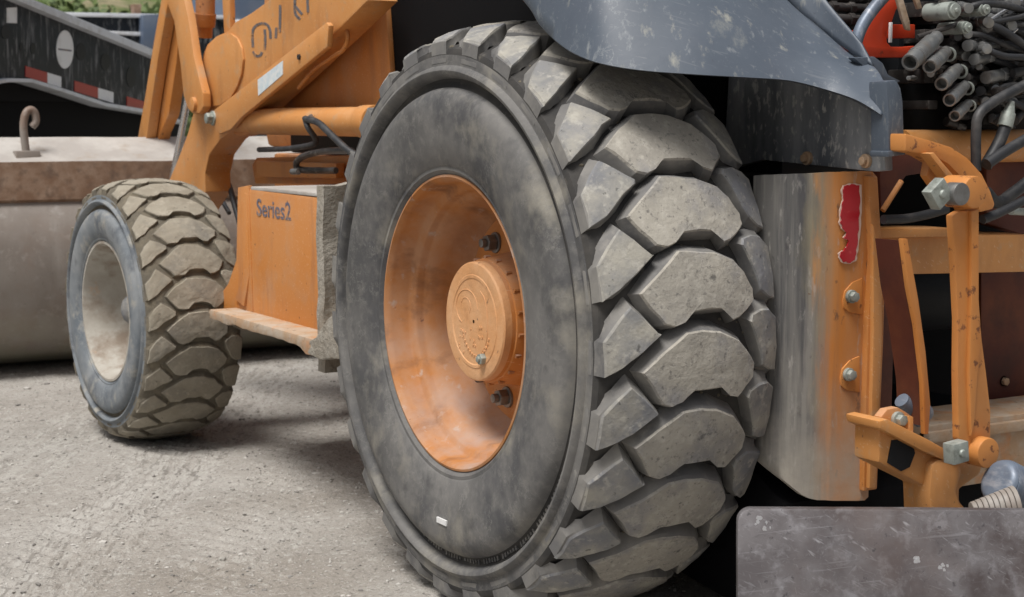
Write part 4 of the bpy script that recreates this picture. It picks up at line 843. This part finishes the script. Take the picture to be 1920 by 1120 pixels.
a = ony(1895, 396, -.78); bm = NEW(); cyl(bm, a, a+Vector((.06, .02, -.004)), .008, n=12); bpart(link('pin_end', bm, M['zinc'], None, 40, .001))
# red bracket and hoses beside the fender
rd = bpart(platey('red_bracket', [(1614, 108), (1606, 84), (1612, 66), (1640, 24), (1660, -10), (1700, -10), (1680, 20), (1672, 44), (1662, 62), (1664, 80), (1672, 88), (1700, 88), (1716, 86), (1716, 108)], -.56, .03, M['red_paint'], None, .003))
platey('red_plate', [(1674, 46), (1716, 46), (1716, 72), (1674, 72)], -.52, .02, M['red_paint'], rd, .002)
platey('red_tab', [(1578, 60), (1602, 57), (1602, 100), (1578, 92)], -.55, .03, M['red_paint'], rd, .002)
platey('pale_tab_edge', [(1573, 62), (1579, 58), (1580, 90), (1574, 86)], -.56, .03, M['white'], rd, .001)
platey('white_pin', [(1670, 42), (1674, 42), (1673, 80), (1669, 80)], -.575, .006, M['white'], rd, .001)
P = [ony(a, b, -.60) for a, b in ((1604, 108), (1606, 78), (1618, 46), (1640, 14), (1668, -18))]; hose(P, 12/ppm(P[0]), 'blue_steel', None, 'hose_sleeve')
bpart(platey('strap', [(1680, -10), (1692, -10), (1706, 40), (1708, 58), (1700, 56), (1692, 34)], -.62, .008, M['ledge'], None, .002))
bpart(platey('strap', [(1712, -10), (1722, -10), (1730, 16), (1722, 18)], -.62, .008, M['ledge'], None, .002))
for (py, r, y) in ((-6, 8, -.42), (12, 9, -.44), (34, 10, -.46), (54, 7, -.42), (72, 9, -.40)):
    a = ony(1470, py-4, y); b = ony(1640, py+6, y); bm = NEW(); cyl(bm, a, b, r/ppm(a), n=14)
    for k in range(5): t = .1+.2*k; cyl(bm, a.lerp(b, t), a.lerp(b, t+.06), r*1.35/ppm(a), n=6)
    bpart(link('pipe', bm, M['greasy'], None, 35, .001))

# ------------------------------------------------------------------ black gooseneck trailer beyond the bucket
TRA = R(38); td = Vector((math.sin(TRA), math.cos(TRA), 0)); tn = Vector((-math.cos(TRA), math.sin(TRA), 0))
D0 = CAM+ray(120, 93)*8.3
def ont(px, py, off=0):      # meet the trailer's side plane
    d = ray(px, py); return CAM+d*(((D0+tn*off-CAM).dot(tn))/d.dot(tn))
TR = empty('gooseneck_trailer', (D0.x, D0.y, 0), 'scratched black trailer frame with red and white tape beyond the bucket', 'trailer')
TRI = Matrix.Translation((-D0.x, -D0.y, 0))
def tpart(name, px, off, th, mat, bevel=.004, par=None):
    bm = NEW(); prism(bm, [ont(a, b, off) for a, b in px], -tn*th); o = link(name, bm, mat, par, 32, bevel)
    if not par: o.parent = TR; o.matrix_parent_inverse = TRI
    return o
VIS = 1 if (CAM-D0).dot(tn) > 0 else -1
tn = tn*VIS
sp_ = tpart('side_panel', [(-160, -70), (-60, -40), (42, 4), (165, 55), (290, 106), (345, 128), (345, 228), (290, 209), (200, 194), (110, 164), (60, 149), (20, 148), (-40, 158), (-160, 190)], 0, .03, M['trailer_black'])
tpart('top_rail', [(-160, -84), (-60, -56), (40, -10), (165, 41), (290, 94), (345, 117), (345, 129), (290, 107), (165, 56), (42, 5), (-60, -39), (-160, -69)], .05, .12, M['trailer_edge'], .004)
tpart('bottom_flange', [(-160, 189), (-40, 157), (20, 147), (60, 148), (110, 163), (200, 193), (290, 208), (345, 227), (345, 233), (290, 215), (200, 200), (110, 170), (60, 155), (20, 154), (-40, 164), (-160, 196)], .04, .09, M['trailer_edge'], .002)
for cx, cy, rx, ry in ((11, 60, 9, 14), (62, 91, 5, 11), (152, 97, 9, 17), (198, 116, 9, 16), (246, 145, 9, 20), (40, 88, 3, 8)):
    tpart('hole', arc(cx, cy, rx, ry, 0, 360, 16)[:-1], .002, .004, M['black'], 0, sp_)
tpart('round_sticker', arc(122, 93, 16, 36, 0, 360, 24)[:-1], .003, .003, M['white'], 0, sp_)
tpart('sticker_print', [(110, 91), (134, 94), (134, 97), (110, 94)], .0045, .002, M['ink'], 0, sp_)
tpart('white_reflector', [(13, 15), (32, 14), (32, 44), (13, 43)], .003, .003, M['white'], 0, sp_)
def tapey(x): return 124+(x-48)*.30
for x0_, x1_, mt_ in ((48, 89, 'red'), (89, 115, 'white'), (140, 184, 'red'), (184, 213, 'white'), (238, 273, 'red'), (273, 300, 'white')):
    tpart('tape_strip', [(x0_, tapey(x0_)), (x1_, tapey(x1_)), (x1_, tapey(x1_)+20), (x0_, tapey(x0_)+20)], .003, .003, M[mt_], 0, sp_)
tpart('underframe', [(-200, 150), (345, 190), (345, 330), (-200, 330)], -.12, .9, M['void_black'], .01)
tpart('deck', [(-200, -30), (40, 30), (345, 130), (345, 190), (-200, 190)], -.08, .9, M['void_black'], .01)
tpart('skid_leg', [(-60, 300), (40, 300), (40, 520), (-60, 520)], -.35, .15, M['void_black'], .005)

# ------------------------------------------------------------------ black flatbed truck behind the trailer
FT = empty('flatbed_truck', (4.5, 11.6, 0), 'black flatbed truck with pale top rail standing behind the trailer', 'truck')
FTI = Matrix.Translation((-4.5, -11.6, 0))
def fpart(name, px, y, th, mat, bevel=.006):
    o = platey(name, px, y, th, mat, None, bevel); o.parent = FT; o.matrix_parent_inverse = FTI; return o
YT = 11.2
fpart('bed_side', [(60, 30), (430, 36), (430, 110), (60, 110)], YT, 1.6, M['trailer_black'])
fpart('top_rail', [(60, 22), (430, 29), (430, 36), (60, 30)], YT-.04, 1.68, M['trailer_edge'])
fpart('lower_rail', [(200, 58), (300, 62), (300, 70), (200, 64)], YT-.05, .05, M['trailer_edge'])
fpart('chassis', [(60, 110), (430, 110), (430, 175), (60, 175)], YT+.2, 1.2, M['black'])
fpart('headboard', [(268, 28), (312, 26), (312, 98), (268, 98)], YT-.12, .12, M['blue_grey'])
fpart('exhaust_cap', [(249, 8), (266, 8), (264, 28), (252, 28)], YT+.4, .09, M['bucket_rust'])
cb = fpart('cab', [(432, -90), (640, -90), (640, 150), (432, 150)], YT-.05, 1.7, M['blue_grey'], .03)
fpart('cab_trim', [(430, 36), (500, 40), (500, 50), (430, 46)], YT-.07, .02, M['white'], .002)
for px in (120, 240, 520):
    bm = NEW(); c = ony(px, 200, YT); c.z = .5; cyl(bm, c, c+YV*.3, .5, n=28); cyl(bm, c-YV*.02, c+YV*.1, .26, n=24); o = link('wheel', bm, M['hose'], None, 40, .03); o.parent = FT; o.matrix_parent_inverse = FTI

# ------------------------------------------------------------------ grassy bank and bushes far behind
bm = NEW(); nx, ny = 70, 26; V = []
for j in range(ny+1):
    for i in range(nx+1):
        x = -60+170*i/nx; y = 26+70*j/ny; t = min(1, j/ny*1.6); V.append(bm.verts.new((x, y, -.2+9*t*t*(3-2*t)+1.2*noise.noise((x*.08, y*.08, 0))*t)))
for j in range(ny):
    for i in range(nx): a = j*(nx+1)+i; bm.faces.new((V[a], V[a+1], V[a+nx+2], V[a+nx+1]))
tag(link('hill', bm, M['grass'], None, 80), 'green grassy bank with bare earth patches', None, None, 'structure')
rg = random.Random(21)
leafm = []
for v in range(3):
    bm = NEW()
    for k in range(1500):
        d = Vector((rg.gauss(0, 1), rg.gauss(0, 1), rg.gauss(0, 1))).normalized(); q = rg.uniform(.35, 1)**.5*(1+.28*noise.noise(d*2.2+Vector((v*5, 0, 0))))
        p = Vector((d.x*1.3, d.y*1.2, d.z*.95+1.05))*1; p = Vector((d.x*q*1.3, d.y*q*1.2, 1.0+d.z*q*.95)); u = Vector((rg.gauss(0, 1), rg.gauss(0, 1), rg.gauss(0, 1))).normalized(); w_ = u.orthogonal().normalized(); s_ = rg.uniform(.05, .11)
        bm.faces.new([bm.verts.new(p+u*s_*a+w_*s_*b) for a, b in ((-1, 0), (0, -.6), (1, 0), (0, .6))])
    me = bpy.data.meshes.new('foliage'); bm.to_mesh(me); bm.free(); me.materials.append(M['leaf']); leafm.append(me)
bm = NEW()
for k in range(7):
    a = k*.9; tube(bm, [Vector((0, 0, -.3)), Vector((.12*math.cos(a), .12*math.sin(a), .4)), Vector((.5*math.cos(a), .5*math.sin(a), 1.2))], .035, 6, 4)
sm = link('stem', bm, M['bark'], None); sme = sm.data; bpy.data.objects.remove(sm)
for k, (px, sc, lb) in enumerate(((18, 1.3, 'round green bush leftmost on the bank, above the trailer rail'), (95, 1.6, 'largest green bush on the bank behind the trailer'), (150, 1.1, 'small green bush left of the bare earth patch'), (262, 1.2, 'small green bush right of the bare earth patch'), (318, 1.5, 'green bush on the bank behind the orange lever'))):
    az = YAW+math.atan((px-960)/FPX); ds = 36+3*(k % 3)
    x = CAM.x+math.sin(az)*ds; y = CAM.y+math.cos(az)*ds; t = min(1, (y-26)/70*1.6); z = -.2+9*t*t*(3-2*t)
    b = empty('bush', (x, y, z+.3), lb, 'bush', 'bushes on the grassy bank'); b.scale = (sc, sc, sc); b.rotation_euler.z = k*1.3
    for nm, me in (('foliage', leafm[k % 3]), ('stem', sme)): o = bpy.data.objects.new(nm, me); C.objects.link(o); o.parent = b
